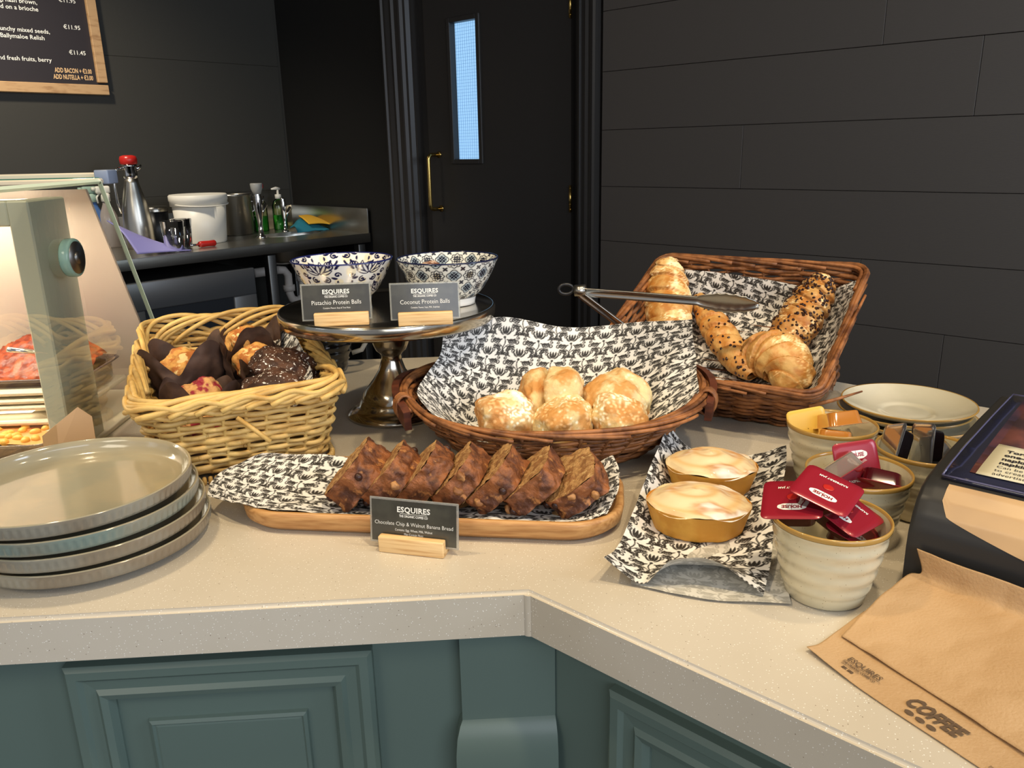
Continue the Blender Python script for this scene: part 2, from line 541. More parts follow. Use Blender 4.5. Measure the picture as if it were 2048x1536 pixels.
def damask_tile():
    W, H = 35.0, 46.0                                     # millimetres
    nx, ny = 280, 368
    X, Y = np.meshgrid((np.arange(nx) + .5) * W / nx, (np.arange(ny) + .5) * H / ny)
    D = np.full(X.shape, 9.0)
    g = (W, H, X, Y)

    def motif(ox, oy, f):
        def q(P):
            P = np.array(P)
            return np.c_[ox + f * P[:, 0], oy + P[:, 1]]

        def put(lst):
            for P, r in lst:
                stroke(D, q(P), r, g)
        # tulip
        for a, L, wd, bd in ((90, 8.5, 1.25, 0), (60, 9.5, 1.05, .6), (120, 9.5, 1.05, -.6), (28, 8.5, .85, .95), (152, 8.5, .85, -.95)):
            A_ = math.radians(a)
            P, r = leaf(1.6 * math.cos(A_), 1.2 + 1.6 * math.sin(A_), A_, L, wd, n=24, bend=bd)
            stroke(D, q(P), r, g)
        stamp(D, ox, oy - .4, 1.3, *g)
        for s in (1, -1):
            def m(lst):
                return [(P * [s, 1], r) for P, r in lst]
            put(m(acanthus(2.2, -2.2, -.55, 11.0, 1.5, 1.15, 4)))
            put(m(acanthus(2.0, -9.5, -.45, 10.5, 1.2, 1.05, 4)))
            put(m(acanthus(9.0, 2.0, .5, 9.5, 1.6, 1.0, 3)))
            P, r = spiral(13.2, -5.0, PI, 3.0, 1.2, -1, n=60, w0=.42, w1=.55)
            put(m([(P, r)]))
            P, r = spiral(6.2, 8.8, -PI / 2, 2.4, 1.1, 1, n=50, w0=.38, w1=.5)
            put(m([(P, r)]))
            P, r = spiral(5.0, -12.6, PI / 2, 2.6, 1.1, -1, n=50, w0=.38, w1=.55)
            put(m([(P, r)]))
            t = np.linspace(0, 1, 70)
            put(m([(np.c_[.3 + 11.5 * t, -12.5 + 10 * t ** 1.6 + 2.2 * np.sin(t * 5)], np.full(70, .30))]))
        t = np.linspace(0, 1, 50)
        stroke(D, q(np.c_[1.2 * np.sin(t * 5), -1 - 14 * t]), np.full(50, .42), g)
        put(acanthus(0, -12.5, -PI / 2 - .2, 5.5, .4, .8, 2))
        for k_ in range(5):
            P, r = leaf(17.5, 3.5, math.radians(90 + (k_ - 2) * 38), 4.4, .75, n=16)
            stroke(D, q(P), r, g)
        for s in (1, -1):
            P, r = spiral(17.5 + 3.2 * s, 0.2, PI / 2, 2.1, 1.0, -s, n=50, w0=.35, w1=.5)
            stroke(D, q(P), r, g)
    motif(9, 14, 1)
    motif(26.5, 37, -1)
    return W / 1000, H / 1000, np.clip(0.5 - (D - 0.14) / 0.4, 0, 1)


def sample(tile, u, v):
    W, H, T = tile
    ny, nx = T.shape[:2]
    x = (u / W % 1.0) * nx - 0.5
    y = (v / H % 1.0) * ny - 0.5
    x0, y0 = np.floor(x).astype(int), np.floor(y).astype(int)
    fx, fy = x - x0, y - y0
    if T.ndim == 3: fx, fy = fx[..., None], fy[..., None]
    a = T[y0 % ny, x0 % nx] * (1 - fx) + T[y0 % ny, (x0 + 1) % nx] * fx
    b = T[(y0 + 1) % ny, x0 % nx] * (1 - fx) + T[(y0 + 1) % ny, (x0 + 1) % nx] * fx
    return a * (1 - fy) + b * fy


DAM = damask_tile()


def bspl(C, m, n):
    """smooth surface through/near a coarse control grid"""
    C = np.asarray(C, float)

    def basis(k, cnt):
        t = np.linspace(0, k - 1, cnt)
        i = np.clip(np.floor(t).astype(int), 0, k - 2)
        f = t - i
        B = np.zeros((cnt, k))
        for q, wgt in ((-1, -0.5 * f + f ** 2 - .5 * f ** 3), (0, 1 - 2.5 * f ** 2 + 1.5 * f ** 3), (1, .5 * f + 2 * f ** 2 - 1.5 * f ** 3), (2, -.5 * f ** 2 + .5 * f ** 3)):
            j = i + q
            lo = j < 0
            hi = j > k - 1
            # linear end extrapolation
            for idx in range(cnt):
                jj = j[idx]
                if jj < 0:
                    B[idx, 0] += 2 * wgt[idx]
                    B[idx, 1] -= wgt[idx]
                elif jj > k - 1:
                    B[idx, k - 1] += 2 * wgt[idx]
                    B[idx, k - 2] -= wgt[idx]
                else:
                    B[idx, jj] += wgt[idx]
        return B
    Bu, Bv = basis(C.shape[0], m), basis(C.shape[1], n)
    return np.einsum('ai,bj,ijk->abk', Bu, Bv, C)


def paper_sheet(name, C, size, label, parent=None, amp=0.0025, freq=22, seed=1.0, mm=1.0, off=(0, 0), group=None, rotp=0.0):
    """a printed sheet; rows run front to back, columns left to right"""
    wd, ht = size
    m, n = int(ht * 1000 / mm), int(wd * 1000 / mm)
    cm, cn = 70, 70
    P = bspl(C, cm, cn)
    Nv = nrm(np.cross(np.gradient(P, axis=1), np.gradient(P, axis=0)))
    h = fnoise(P.reshape(-1, 3), freq, seed, 2).reshape(cm, cn)
    P = P + Nv * (h * amp)[..., None]
    P[..., 2] = np.maximum(P[..., 2], CT + .0009)
    # refine to print resolution
    ti, tj = np.linspace(0, cm - 1.0001, m), np.linspace(0, cn - 1.0001, n)
    i0, j0 = ti.astype(int), tj.astype(int)
    fi, fj = (ti - i0)[:, None, None], (tj - j0)[None, :, None]
    Q = (P[i0][:, j0] * (1 - fi) + P[i0 + 1][:, j0] * fi) * (1 - fj) + (P[i0][:, j0 + 1] * (1 - fi) + P[i0 + 1][:, j0 + 1] * fi) * fj
    V, U = np.meshgrid(np.arange(m) * mm / 1000 + off[1], np.arange(n) * mm / 1000 + off[0], indexing='ij')
    if rotp:
        U, V = U * math.cos(rotp) - V * math.sin(rotp), U * math.sin(rotp) + V * math.cos(rotp)
    k = sample(DAM, U / 1.5, V / 1.5)[..., None]
    wht, blk = np.array(S(232, 229, 222)[:3]), np.array(S(40, 37, 34)[:3])
    mb = MB()
    mb.grid(Q.transpose(1, 0, 2), col=(wht * (1 - k) + blk * k).transpose(1, 0, 2))
    return mb.build(name, M['paper'], parent, color=True, label=label, cat='paper liner', group=group)


# ------------------------------------------------------------ lettering
_tc = {}


def glyphs(body, size, align='CENTER', spacing=1.0, bold=0.0, res=2):
    key = (body, size, align, spacing, bold)
    if key in _tc: return _tc[key]
    cu = bpy.data.curves.new('t', 'FONT')
    cu.body = body
    cu.size = size
    cu.align_x = align
    cu.space_character = spacing
    cu.offset = bold
    cu.resolution_u = res
    o = bpy.data.objects.new('t', cu)
    col.objects.link(o)
    dg = bpy.context.evaluated_depsgraph_get()
    me = bpy.data.meshes.new_from_object(o.evaluated_get(dg))
    v = np.array([x.co[:] for x in me.vertices]).reshape(-1, 3)
    me.calc_loop_triangles()
    f = np.array([t.vertices[:] for t in me.loop_triangles]).reshape(-1, 3)
    bpy.data.objects.remove(o)
    bpy.data.curves.remove(cu)
    bpy.data.meshes.remove(me)
    _tc[key] = (v, f)
    return v, f


def text(mb, body, size, x, z, align='CENTER', spacing=1.0, bold=0.0, sx=1.0, y=0.0):
    """text standing in the local x-z plane facing -y"""
    v, f = glyphs(body, size, align, spacing, bold)
    if len(v): mb.add(np.c_[v[:, 0] * sx + x, np.full(len(v), y), v[:, 1] + z], f)
    return mb


# ------------------------------------------------------------ directions of the room
AR = math.radians(-42.621)      # along the door wall (local +x to the right, +y into the wall)
AL = math.radians(47.379)       # along the menu wall
AC = math.radians(3.51)         # along the left counter front
uR = np.array([math.cos(AR), math.sin(AR)])
nR = np.array([-math.sin(AR), math.cos(AR)])
uL = np.array([math.cos(AL), math.sin(AL)])
nL = np.array([-math.sin(AL), math.cos(AL)])
uC = np.array([math.cos(AC), math.sin(AC)])
nC = np.array([-math.sin(AC), math.cos(AC)])
WR, WLd = 2.45, 3.835           # distances of the two walls from the camera


def struct(mb, name, m, parent=None, **k):
    o = mb.build(name, m, parent, smooth=False, **k)
    o['kind'] = 'structure'
    return o


# ------------------------------------------------------------ room shell
struct(MB().box((0.3, 1.2, -0.05), (9, 10, 0.1)), 'floor', M['floor'])
struct(MB().box((0.3, 2.6, 2.75), (9, 6.4, 0.1)), 'ceiling', M['ceil'])
# door wall: long boards laid horizontally with fine joints; local x = distance to the right along the wall, y into the wall
mb = MB()
x_hinge, x_wallL, x_out_l, x_out_r = -1.948, -3.835, -2.95, -1.822
z0, ph = 0.0, 0.1955
joints = {0: 0.3, 1: -0.9, 2: 0.9, 3: -0.3}
zt = 1.40 - 0.1955 * 7
k = 0
edges = [1.338 + 0.1953 * j for j in range(-7, 8)]
edges = [0.0] + [z for z in [1.40 + 0.196 * j - 0.0 for j in range(-8, 7)] if z > 0.05] + [2.7]
for k in range(len(edges) - 1):
    za, zb = edges[k], edges[k + 1]
    xs = [-1.79]
    x = -1.79 + (0.95, 1.65, 0.55, 1.2)[k % 4]
    while x < 2.4:
        xs.append(x)
        x += 1.75
    xs.append(2.4)
    for a, b in zip(xs[:-1], xs[1:]):
        mb.rbox(((a + b) / 2, 0.009, (za + zb) / 2), (b - a - 0.0012, 0.018, zb - za - 0.0015), 0.0008, seg=1)
mb.box((0.3, 0.05, 1.35), (4.2, 0.06, 2.7))
mb.box((-1.80, 0.055, 1.35), (0.08, 0.05, 2.7))
mb.box(((x_out_l + x_out_r) / 2, 0.04, 2.45), (x_out_r - x_out_l, 0.06, 0.5))
struct(MB().box((x_wallL / 2 + x_out_l / 2 - 0.05, 0.04, 1.35), (x_out_l - x_wallL + .12, 0.06, 2.7)), 'wall_back', mat('corner_shade_wall', S(24, 23, 21), .6), loc=(*(nR * WR), 0), rot=(0, 0, AR))  # shade of the corner beside the door is put into this dark wall colour
struct(mb, 'wall_right', M['wall'], loc=(*(nR * WR), 0), rot=(0, 0, AR))
# menu wall
mb = MB()
mb.box((1.10, 0.05, 1.35), (2.9, 0.1, 2.7))
mb.box((-1.4, 0.05, 1.35), (2.1, 0.1, 2.7))
for z in (0.55, 1.16, 1.77, 2.38):
    mb.rbox((1.05, -0.0016, z - .304), (2.79, 0.0032, 0.6092), 0.001, seg=1)
struct(mb, 'wall_left', M['wall_l'], loc=(*(nL * WLd), 0), rot=(0, 0, AL))

# door with wired glass panel
door = thing('door_1', None, None, (*(nR * WR), 0), AR, kind='structure')
mb = MB()
wx0, wx1, wz0, wz1 = -2.577, -2.428, 1.305, 1.843
dx0, dx1, dzt = -2.742, -1.948, 2.10
for (a, b, c_, d) in ((dx0, wx0, 0.0, dzt), (wx1, dx1, 0.0, dzt), (wx0, wx1, 0.0, wz0), (wx0, wx1, wz1, dzt)):
    mb.box(((a + b) / 2, 0.045, (c_ + d) / 2), (b - a, 0.044, d - c_))
o = mb.build('door_leaf', M['black_paint'], door, smooth=False)
mb = MB()
bw = 0.020
for (a, b, c_, d) in ((wx0 - bw, wx0, wz0 - bw, wz1 + bw), (wx1, wx1 + bw, wz0 - bw, wz1 + bw), (wx0, wx1, wz0 - bw, wz0), (wx0, wx1, wz1, wz1 + bw)):
    mb.rbox(((a + b) / 2, 0.020, (c_ + d) / 2), (b - a, 0.012, d - c_), 0.003)
mb.build('glazing_bead', M['black_paint'], door, smooth=False)
gp = MB().box(((wx0 + wx1) / 2, 0.05, (wz0 + wz1) / 2), (wx1 - wx0, 0.006, wz1 - wz0)).build('pane', M['frost'], door, smooth=False)
mb = MB()
x = wx0 + 0.006
while x < wx1:
    mb.box((x, 0.0465, (wz0 + wz1) / 2), (0.0009, 0.0008, wz1 - wz0))
    x += 0.0125
z = wz0 + 0.005
while z < wz1:
    mb.box(((wx0 + wx1) / 2, 0.0465, z), (wx1 - wx0, 0.0008, 0.0009))
    z += 0.0125
mb.build('wire_mesh', M['wire'], gp, smooth=False)
hx = -2.678
t = np.linspace(0, 1, 9)
arc = lambda c, s0: np.array([(hx, 0.022 - 0.052 * math.sin(a * PI / 2) * 1.0, c + s0 * 0.03 * (1 - math.cos(a * PI / 2))) for a in t])
zt_, zb_ = 1.325, 1.095
P = [(hx, 0.023, zt_)] + [(hx, -0.022 - 0.02 * math.sin(a * PI / 2), zt_ - 0.02 * (1 - math.cos(a * PI / 2))) for a in t] + \
    [(hx, -0.022 - 0.02 * math.cos(a * PI / 2), zb_ + 0.02 * (1 - math.sin(a * PI / 2))) for a in t] + [(hx, 0.023, zb_)]
mb = MB().tube(P, 0.0085, 12, ref=(1, 0, 0))
for z in (zt_, zb_):
    mb.lathe([(0, 0), (0.014, 0), (0.014, 0.004), (0, 0.004)], 20, (hx, 0.022, z), R=rotm('X', PI / 2))
mb.build('pull_handle', M['brass'], door)
for z in (1.155, 1.84, 0.25):
    mb = MB().tube([(dx1 + 0.002, 0.016, z - 0.05), (dx1 + 0.002, 0.016, z + 0.05)], 0.006, 10)
    for q in range(5):
        mb.tube([(dx1 + 0.002, 0.016, z - 0.05 + q * 0.02 + .009), (dx1 + 0.002, 0.016, z - 0.05 + q * 0.02 + .0105)], 0.0068, 10)
    mb.build('hinge', M['brass'], door)
# moulded casing around the door
mb = MB()
prof = [(0.0, 0.002), (0.0, -0.030), (0.012, -0.034), (0.018, -0.026), (0.030, -0.026), (0.050, -0.020), (0.066, -0.024), (0.074, -0.014), (0.098, -0.012), (0.104, -0.020), (0.112, -0.018), (0.120, -0.006), (0.132, -0.004), (0.140, 0.014), (0.150, 0.016), (0.150, 0.05), (0.2, 0.05)]


def casing(x0, sgn, wsc):
    for (a, b), (c_, d) in zip(prof[:-1], prof[1:]):
        P = np.array([[(x0 + sgn * a * wsc, b, 0), (x0 + sgn * a * wsc, b, 2.3)], [(x0 + sgn * c_ * wsc, d, 0), (x0 + sgn * c_ * wsc, d, 2.3)]])
        mb.grid(P)


casing(-2.965, 1, 1.05)
casing(-1.800, -1, 0.74)
mb.box((-2.38, -0.0, 2.22), (1.14, 0.06, 0.2))
struct(mb, 'trim_1', M['black_paint'], loc=(*(nR * WR), 0), rot=(0, 0, AR))

# ------------------------------------------------------------ framed menu
mn = thing('menu_board', 'black printed food menu in a raw timber frame hanging on the dark wall, top left', 'menu board', (*(nL * WLd), 0), AL)
mx1, mz0 = 1.570, 1.605
fr = 0.040
mb = MB()
mb.rbox((mx1 - 0.6, -0.018, mz0 + fr / 2), (1.2, 0.03, fr), 0.002, seg=1)
mb.rbox((mx1 - fr / 2, -0.018, mz0 + fr + .41), (fr, 0.03, 0.80), 0.002, seg=1)
mb.build('frame', M['frame_w'], mn, smooth=False)
MB().box((mx1 - .6, -0.012, mz0 + .43), (1.13, 0.006, 0.80)).build('menu_print', M['menu'], mn, smooth=False)
mb = MB()
ty = -0.0162
xr = mx1 - fr
ts = 0.0235
text(mb, '\u20ac11.95', ts, xr - 0.036, 1.966, 'RIGHT', y=ty, bold=.0002)
text(mb, '\u20ac11.95', ts, xr - 0.034, 1.863, 'RIGHT', y=ty, bold=.0002)
text(mb, '\u20ac11.45', ts, xr - 0.028, 1.764, 'RIGHT', y=ty, bold=.0002)
for s_, xx, zz in (('egg, hash brown,', 1.342, 1.946), ('served on a brioche', 1.342, 1.920), ('crunchy mixed seeds,', 1.372, 1.838), ('Ballymaloe Relish', 1.348, 1.812), ('and fresh fruits, berry', 1.360, 1.728)):
    text(mb, s_, ts, xx, zz, 'RIGHT', y=ty, bold=.0002)
mb.build('lettering', M['txt'], mn, smooth=False)
mb = MB()
text(mb, 'ADD BACON + \u20ac3.00', 0.026, xr - 0.016, 1.690, 'RIGHT', y=ty, bold=.0006, sx=.60)
text(mb, 'ADD NUTELLA + \u20ac3.00', 0.026, xr - 0.014, 1.664, 'RIGHT', y=ty, bold=.0006, sx=.60)
mb.build('price_lettering', M['txt_gold'], mn, smooth=False, label='gold condensed lettering')

# ------------------------------------------------------------ steel bench with sink along the menu wall
bp = nL * WLd
BF = -0.667                                   # front face, measured from the wall
bench = thing('steel_bench', 'stainless steel sink bench with upstand along the dark back wall', 'sink bench', (*bp, 0), AL)
bz = 0.965
X1 = 2.447
sx_, sy_, sr_ = 2.20, -0.36, 0.10            # sink cut-out
mb = MB()
n = 64
th_ = np.linspace(0, 2 * PI, n, endpoint=False)
cxy = np.c_[sx_ + sr_ * 1.6 * np.cos(th_), sy_ + sr_ * np.sin(th_)]
L0, L1_, B0, B1 = sx_ - 0.3, X1, BF, -0.012
outer = []
for a in th_:
    dx, dy = math.cos(a), math.sin(a)
    k = min(((L1_ - sx_) / dx if dx > 1e-9 else (L0 - sx_) / dx if dx < -1e-9 else 9), ((B1 - sy_) / dy if dy > 1e-9 else (B0 - sy_) / dy if dy < -1e-9 else 9))
    outer.append((sx_ + dx * k, sy_ + dy * k))
G_ = np.stack([np.c_[outer, np.full(n, bz)], np.c_[cxy, np.full(n, bz)], np.c_[cxy, np.full(n, bz - 0.004)]], 1)
mb.grid(G_, cu=True)
mb.box(((0.2 + L0) / 2, (B0 + B1) / 2, bz - 0.01), (L0 - 0.2, B1 - B0, 0.02))
mb.rbox(((0.2 + X1) / 2, BF + .002, bz - 0.022), (X1 - 0.2, 0.004, 0.044), 0.0015)
mb.build('bench_top', M['steel'], bench, angle=40)
mb = MB()
mb.rbox(((0.2 + X1) / 2, -0.008, bz + 0.056), (X1 - 0.2, 0.010, 0.122), 0.002)
mb.rbox((X1 - 0.005, BF / 2, bz + 0.056), (0.008, -BF - 0.004, 0.122), 0.002)
mb.build('upstand', M['steel'], bench, angle=40)
mb = MB()
P = np.stack([np.c_[cxy, np.full(n, bz + .001)], np.c_[(cxy - [sx_, sy_]) * .93 + [sx_, sy_], np.full(n, bz - .12)], np.c_[(cxy - [sx_, sy_]) * .7 + [sx_, sy_], np.full(n, bz - .135)], np.c_[(cxy - [sx_, sy_]) * .02 + [sx_, sy_], np.full(n, bz - .137)]], 1)
mb.grid(P, cu=True)
mb.build('sink_bowl', M['steel'], bench)
for lx, ly in ((0.9, BF + .03), (1.905, BF + .03), (2.40, BF + .03), (1.905, -.06), (2.40, -.06)):
    MB().rbox((lx, ly, (bz - .05) / 2), (0.04, 0.04, bz - 0.05), 0.003).build('leg', M['steel_dark'], bench)
mb = MB()
mb.tube([(1.980, -.36, .80), (2.100, -.36, .80)], 0.022, 16)
mb.tube([(2.105, -.36, .80), (2.140, -.36, .795), (2.160, -.36, .77), (2.160, -.36, .68), (2.170, -.36, .65), (2.200, -.36, .635), (2.230, -.36, .65), (2.240, -.36, .69), (2.240, -.36, .83)], 0.020, 16, ref=(0, 1, 0))
for c_, d in (((2.060, -.36, .80), (2.088, -.36, .80)), ((2.160, -.36, .72), (2.160, -.36, .69)), ((2.240, -.36, .76), (2.240, -.36, .73))):
    mb.tube([c_, d], 0.029, 18)
mb.build('waste_trap', M['pipe'], bench)
# glass washer under the bench
ds = thing('undercounter_dishwasher', 'grey undercounter dishwasher with dark door panel beneath the steel bench', 'dishwasher', (bp[0], bp[1], 0), AL)
MB().rbox((1.510, -.34, .44), (0.58, 0.60, 0.86), 0.006).build('body', M['steel_dark'], ds)
mb = MB()
mb.rbox((1.510, -.652, .815), (0.60, 0.025, 0.115), 0.006)
mb.rbox((1.755, -.652, .50), (0.11, 0.025, 0.52), 0.006)
mb.rbox((1.265, -.652, .50), (0.11, 0.025, 0.52), 0.006)
mb.rbox((1.510, -.652, .19), (0.60, 0.025, 0.10), 0.006)
mb.build('door_frame', mat('grey_enamel', S(104, 104, 104), .35, .4), ds)
MB().box((1.510, -.648, .50), (0.40, 0.012, 0.54)).build('door_panel', mat('dark_enamel', S(54, 56, 60), .35, .3), ds, smooth=False)


def onbench(x, y):
    p = bp + uL * x + nL * y
    return (p[0], p[1], bz)


# things on the bench (local x along the wall, y from the wall)
def bucket():
    o = thing('plastic_bucket', 'white plastic bucket with lid on the steel bench', 'bucket', onbench(1.763, -.33), AL)
    o.scale = (1.0, 1.0, .92)
    MB().lathe([(0, 0), (.098, 0), (.102, .005), (.116, .20), (.112, .20), (.10, .006), (0, .006)], 64).build('body', M['white_pl'], o)
    MB().lathe([(.112, .178), (.1225, .178), (.1225, .2), (.125, .203), (.125, .226), (.119, .232), (.114, .228), (0, .224)], 64).build('lid', M['white_pl'], o)
    P = [(0.124 * math.cos(a), 0.124 * math.sin(a) - .001, .19 - .012 * math.sin(-a)) for a in np.linspace(PI + .2, 2 * PI - .2, 20)]
    MB().tube(P, .0028, 8, ref=(0, 0, 1)).build('handle', M['white_pl'], o)


bucket()
o = thing('steel_pot', 'tall steel pot behind the white bucket on the bench', 'pot', onbench(2.04, -.13), AL)
o.scale = (1.1, 1.1, 1.1)
MB().lathe([(0, 0), (.070, 0), (.076, .006), (.076, .165), (.080, .170), (.080, .178), (.074, .178), (.072, .17), (.070, .01), (0, .008)], 48).build('body', M['steel'], o)
MB().tube([(.078, 0, .14), (.10, 0, .14), (.10, 0, .10), (.078, 0, .09)], .005, 8, ref=(0, 1, 0)).build('handle', M['steel'], o)
o = thing('storage_jar', 'dark jar with steel lid band between flask and bucket', 'jar', onbench(1.650, -.13), AL)
MB().lathe([(0, 0), (.052, 0), (.055, .005), (.055, .14), (0, .14)], 32).build('body', M['black_pl'], o)
MB().lathe([(.057, .138), (.057, .155), (.052, .160), (0, .16)], 32).build('lid', M['steel'], o)


def flask():
    o = thing('insulated_flask', 'tall steel insulated flask with red stopper on the bench', 'flask', onbench(1.493, -.30), AL)
    o.scale = (.92, .92, 1.16)
    MB().lathe([(0, 0), (.062, 0), (.066, .006), (.066, .03), (.064, .09), (.056, .15), (.042, .20), (.031, .235), (.029, .25), (0, .25)], 48).build('body', M['steel'], o)
    MB().lathe([(0, .25), (.03, .25), (.032, .262), (.030, .285), (.034, .292), (.034, .300), (0, .30)], 32).build('neck', M['chrome'], o)
    MB().lathe([(.031, .298), (.037, .303), (.038, .318), (.034, .328), (.020, .332), (0, .332)], 32).build('stopper', M['red_pl'], o, label='red stopper')
    P = [(-.03, 0, .287), (-.055, 0, .285), (-.072, 0, .27), (-.078, 0, .23), (-.076, 0, .17), (-.066, 0, .13)]
    MB().tube(P, .006, 10, ref=(0, 1, 0)).build('handle', M['chrome'], o)
    MB().tube([(.028, 0, .28), (.045, 0, .288), (.055, 0, .296)], [.008, .007, .004], 10, ref=(0, 1, 0)).build('spout', M['chrome'], o)


flask()


def spray(name, label, loc, body, head, hgt=.27, sc_=1.0):
    o = thing(name, label, 'spray bottle', loc, AL + PI, group='cleaning sprays')
    MB().lathe([(0, 0), (.038, 0), (.042, .006), (.042, .10), (.038, .135), (.024, .165), (.016, .185), (.014, .20), (0, .2)], 32, sx=1, sy=.72).build('body', body, o)
    mb = MB().lathe([(.016, .195), (.019, .197), (.019, .225), (.013, .23), (0, .23)], 24)
    mb.rbox((.008, 0, .245), (.062, .022, .032), .008)
    mb.tube([(.036, 0, .25), (.052, 0, .25)], .008, 12)
    mb.build('spray_head', head, o)
    MB().tube([(.022, 0, .232), (.036, 0, .215), (.034, 0, .19)], .004, 8, ref=(0, 1, 0)).build('trigger', head, o)


spray('spray_bottle', 'spray bottle with white head beside the steel flask', onbench(1.432, -.16), mat('clear_pink_bottle', S(190, 176, 170), .2, trans=.4), M['white_pl'])
spray('spray_bottle', 'blue spray bottle behind the display case glass edge', onbench(1.385, -.14), M['blue_b'], mat('pale_green_plastic', S(150, 172, 158), .4))
# lilac plastic scoop/tray leaning on the bench
C_ = [[(-.02, -.07, .012), (.10, -.07, .01), (.2, -.07, .006)], [(-.04, 0, .10), (.08, 0, .05), (.19, 0, .01)], [(-.06, .07, .14), (.06, .07, .07), (.18, .07, .012)]]
mb = MB().grid(bspl(np.array(C_, float), 24, 24).transpose(1, 0, 2))
o = mb.build('folded_cloth', M['lilac'], loc=onbench(1.36, -.55), rot=(0, 0, AL))
tag(o, 'lilac cloth draped at the bench edge beside the display case', 'cloth')
sm = o.modifiers.new('s', 'SOLIDIFY')
sm.thickness = .004


def tumbler(x, y, label, rot=(0, 0, 0), dz=0, nm='shot_glass'):
    b = onbench(x, y)
    o = MB().lathe([(0, .006), (.017, .007), (.021, .06), (.024, .062), (.0195, .0), (0, 0)], 32).build(nm, M['glass'], loc=(b[0], b[1], b[2] + dz), rot=rot)
    o.scale = (1.9, 1.9, 2.0)
    tag(o, label, 'glass')


tumbler(1.512, -.58, 'small clear glass on the bench edge, nearest the lilac cloth')
tumbler(1.585, -.50, 'small clear glass touching the red handled tool on the bench')
o = thing('ice_cream_scoop', 'red handled tool lying in front of the white bucket', 'scoop', (onbench(1.640, -.53)[0], onbench(1.640, -.53)[1], bz + .014), AL)
MB().tube([(0, 0, 0), (.01, 0, 0), (.045, 0, 0), (.07, 0, 0), (.075, 0, 0)], [.011, .0135, .0125, .0135, .010], 16, ref=(0, 0, 1)).build('handle', M['red_pl'], o, label='red handle')
MB().tube([(-.05, 0, 0), (0, 0, 0)], .005, 12, ref=(0, 0, 1)).build('shaft', M['chrome'], o)


def tap(x, y, label, hs=1.0, cap=True):
    o = thing('pillar_tap', label, 'tap', onbench(x, y), AL + .3, group='taps on the steel bench')
    MB().lathe([(0, 0), (.022, 0), (.022, .006), (.012, .012), (.009, .05), (.011, .07), (.017, .12), (.019, .16), (.013, .19), (.012, .20), (0, .20)], 28, sx=hs, sy=hs).xf(np.diag([1, 1, hs])).build('body', M['chrome'], o)
    MB().tube(np.array([(.010, 0, .09), (.03, 0, .115), (.050, 0, .135), (.056, 0, .125)]) * [1, 1, hs], [.008, .009, .009, .007], 12, ref=(0, 1, 0)).build('spout', M['chrome'], o)
    if cap:
        MB().tube([(.016, 0, .15), (.034, 0, .175), (.038, 0, .19)], [.007, .006, .004], 10, ref=(0, 1, 0)).build('lever', M['chrome'], o)
        MB().lathe([(0, .195), (.016, .198), (.026, .225), (.028, .245), (.026, .25), (0, .25)], 28).build('cap', M['grey_pl'], o)
        MB().rbox((.022, -.006, .236), (.016, .02, .02), .003).build('marker', M['red_pl'], o, label='red marker')


tap(2.016, -.40, 'tall chrome tap with grey cap and red marker beside the sink', 1.12)
tap(2.25, -.235, 'smaller chrome tap standing in front of the soap pump bottle', .85, False)


def soapb(x, y, label, pump):
    o = thing('soap_bottle', label, 'soap bottle', onbench(x, y), AL)
    MB().lathe([(0, .001), (.034, .001), (.0365, .006), (.0365, .075), (0, .075)], 28, sy=.7).build('liquid', M['soap'], o, label='green liquid')
    MB().lathe([(.0375, .0), (.0385, .005), (.0385, .12), (.030, .145), (.014, .158), (0, .158)], 28, sy=.7).build('bottle', M['soap_b'], o)
    if pump:
        mb = MB().lathe([(0, .156), (.016, .157), (.016, .178), (.006, .18), (.005, .205), (0, .205)], 20)
        mb.tube([(.012, 0, .206), (-.01, 0, .209), (-.036, 0, .206)], [.007, .008, .004], 10, ref=(0, 1, 0))
        mb.build('pump', M['white_pl'], o)
    else:
        MB().lathe([(0, .156), (.013, .157), (.013, .175), (0, .176)], 20).build('cap', M['white_pl'], o)


soapb(2.31, -.10, 'soap bottle with white pump and green liquid by the sink', True)
soapb(2.205, -.09, 'capped bottle of green liquid half hidden behind the taller tap', False)
C_ = [[(-.09, -.05, .004), (0, -.06, .006), (.10, -.05, .004)], [(-.07, 0, .03), (.0, .02, .055), (.09, .0, .02)], [(-.06, .06, .02), (.02, .07, .06), (.11, .06, .03)]]
o = MB().grid(disp(bspl(np.array(C_, float), 26, 30).reshape(-1, 3), .006, 40, 3).reshape(26, 30, 3).transpose(1, 0, 2)).build('wiping_cloth', M['cloth_b'], loc=onbench(2.335, -.30), rot=(0, 0, AL))
tag(o, 'blue cloth crumpled beside the sink under the yellow one', 'cloth')
o.modifiers.new('s', 'SOLIDIFY').thickness = .004
C_ = [[(-.06, -.05, .03), (.02, -.05, .028), (.11, -.05, .01)], [(-.06, .0, .055), (.02, .01, .052), (.12, .0, .012)], [(-.05, .05, .065), (.03, .06, .06), (.13, .05, .016)]]
o = MB().grid(bspl(np.array(C_, float), 20, 24).transpose(1, 0, 2)).build('sponge_cloth', M['cloth_y'], loc=(onbench(2.375, -.30)[0], onbench(2.375, -.30)[1], bz + .012), rot=(0, 0, AL))
tag(o, 'yellow sponge cloth folded over the blue cloth on the bench', 'cloth')
o.modifiers.new('s', 'SOLIDIFY').thickness = .006

# ------------------------------------------------------------ worktop and cabinets below
cc = np.array([0.01, 0.635])
TH = 0.045


def isect(p, d, q, e):
    A_ = np.array([[d[0], -e[0]], [d[1], -e[1]]])
    s = np.linalg.solve(A_, np.array(q) - np.array(p))
    return np.array(p) + np.array(d) * s[0]


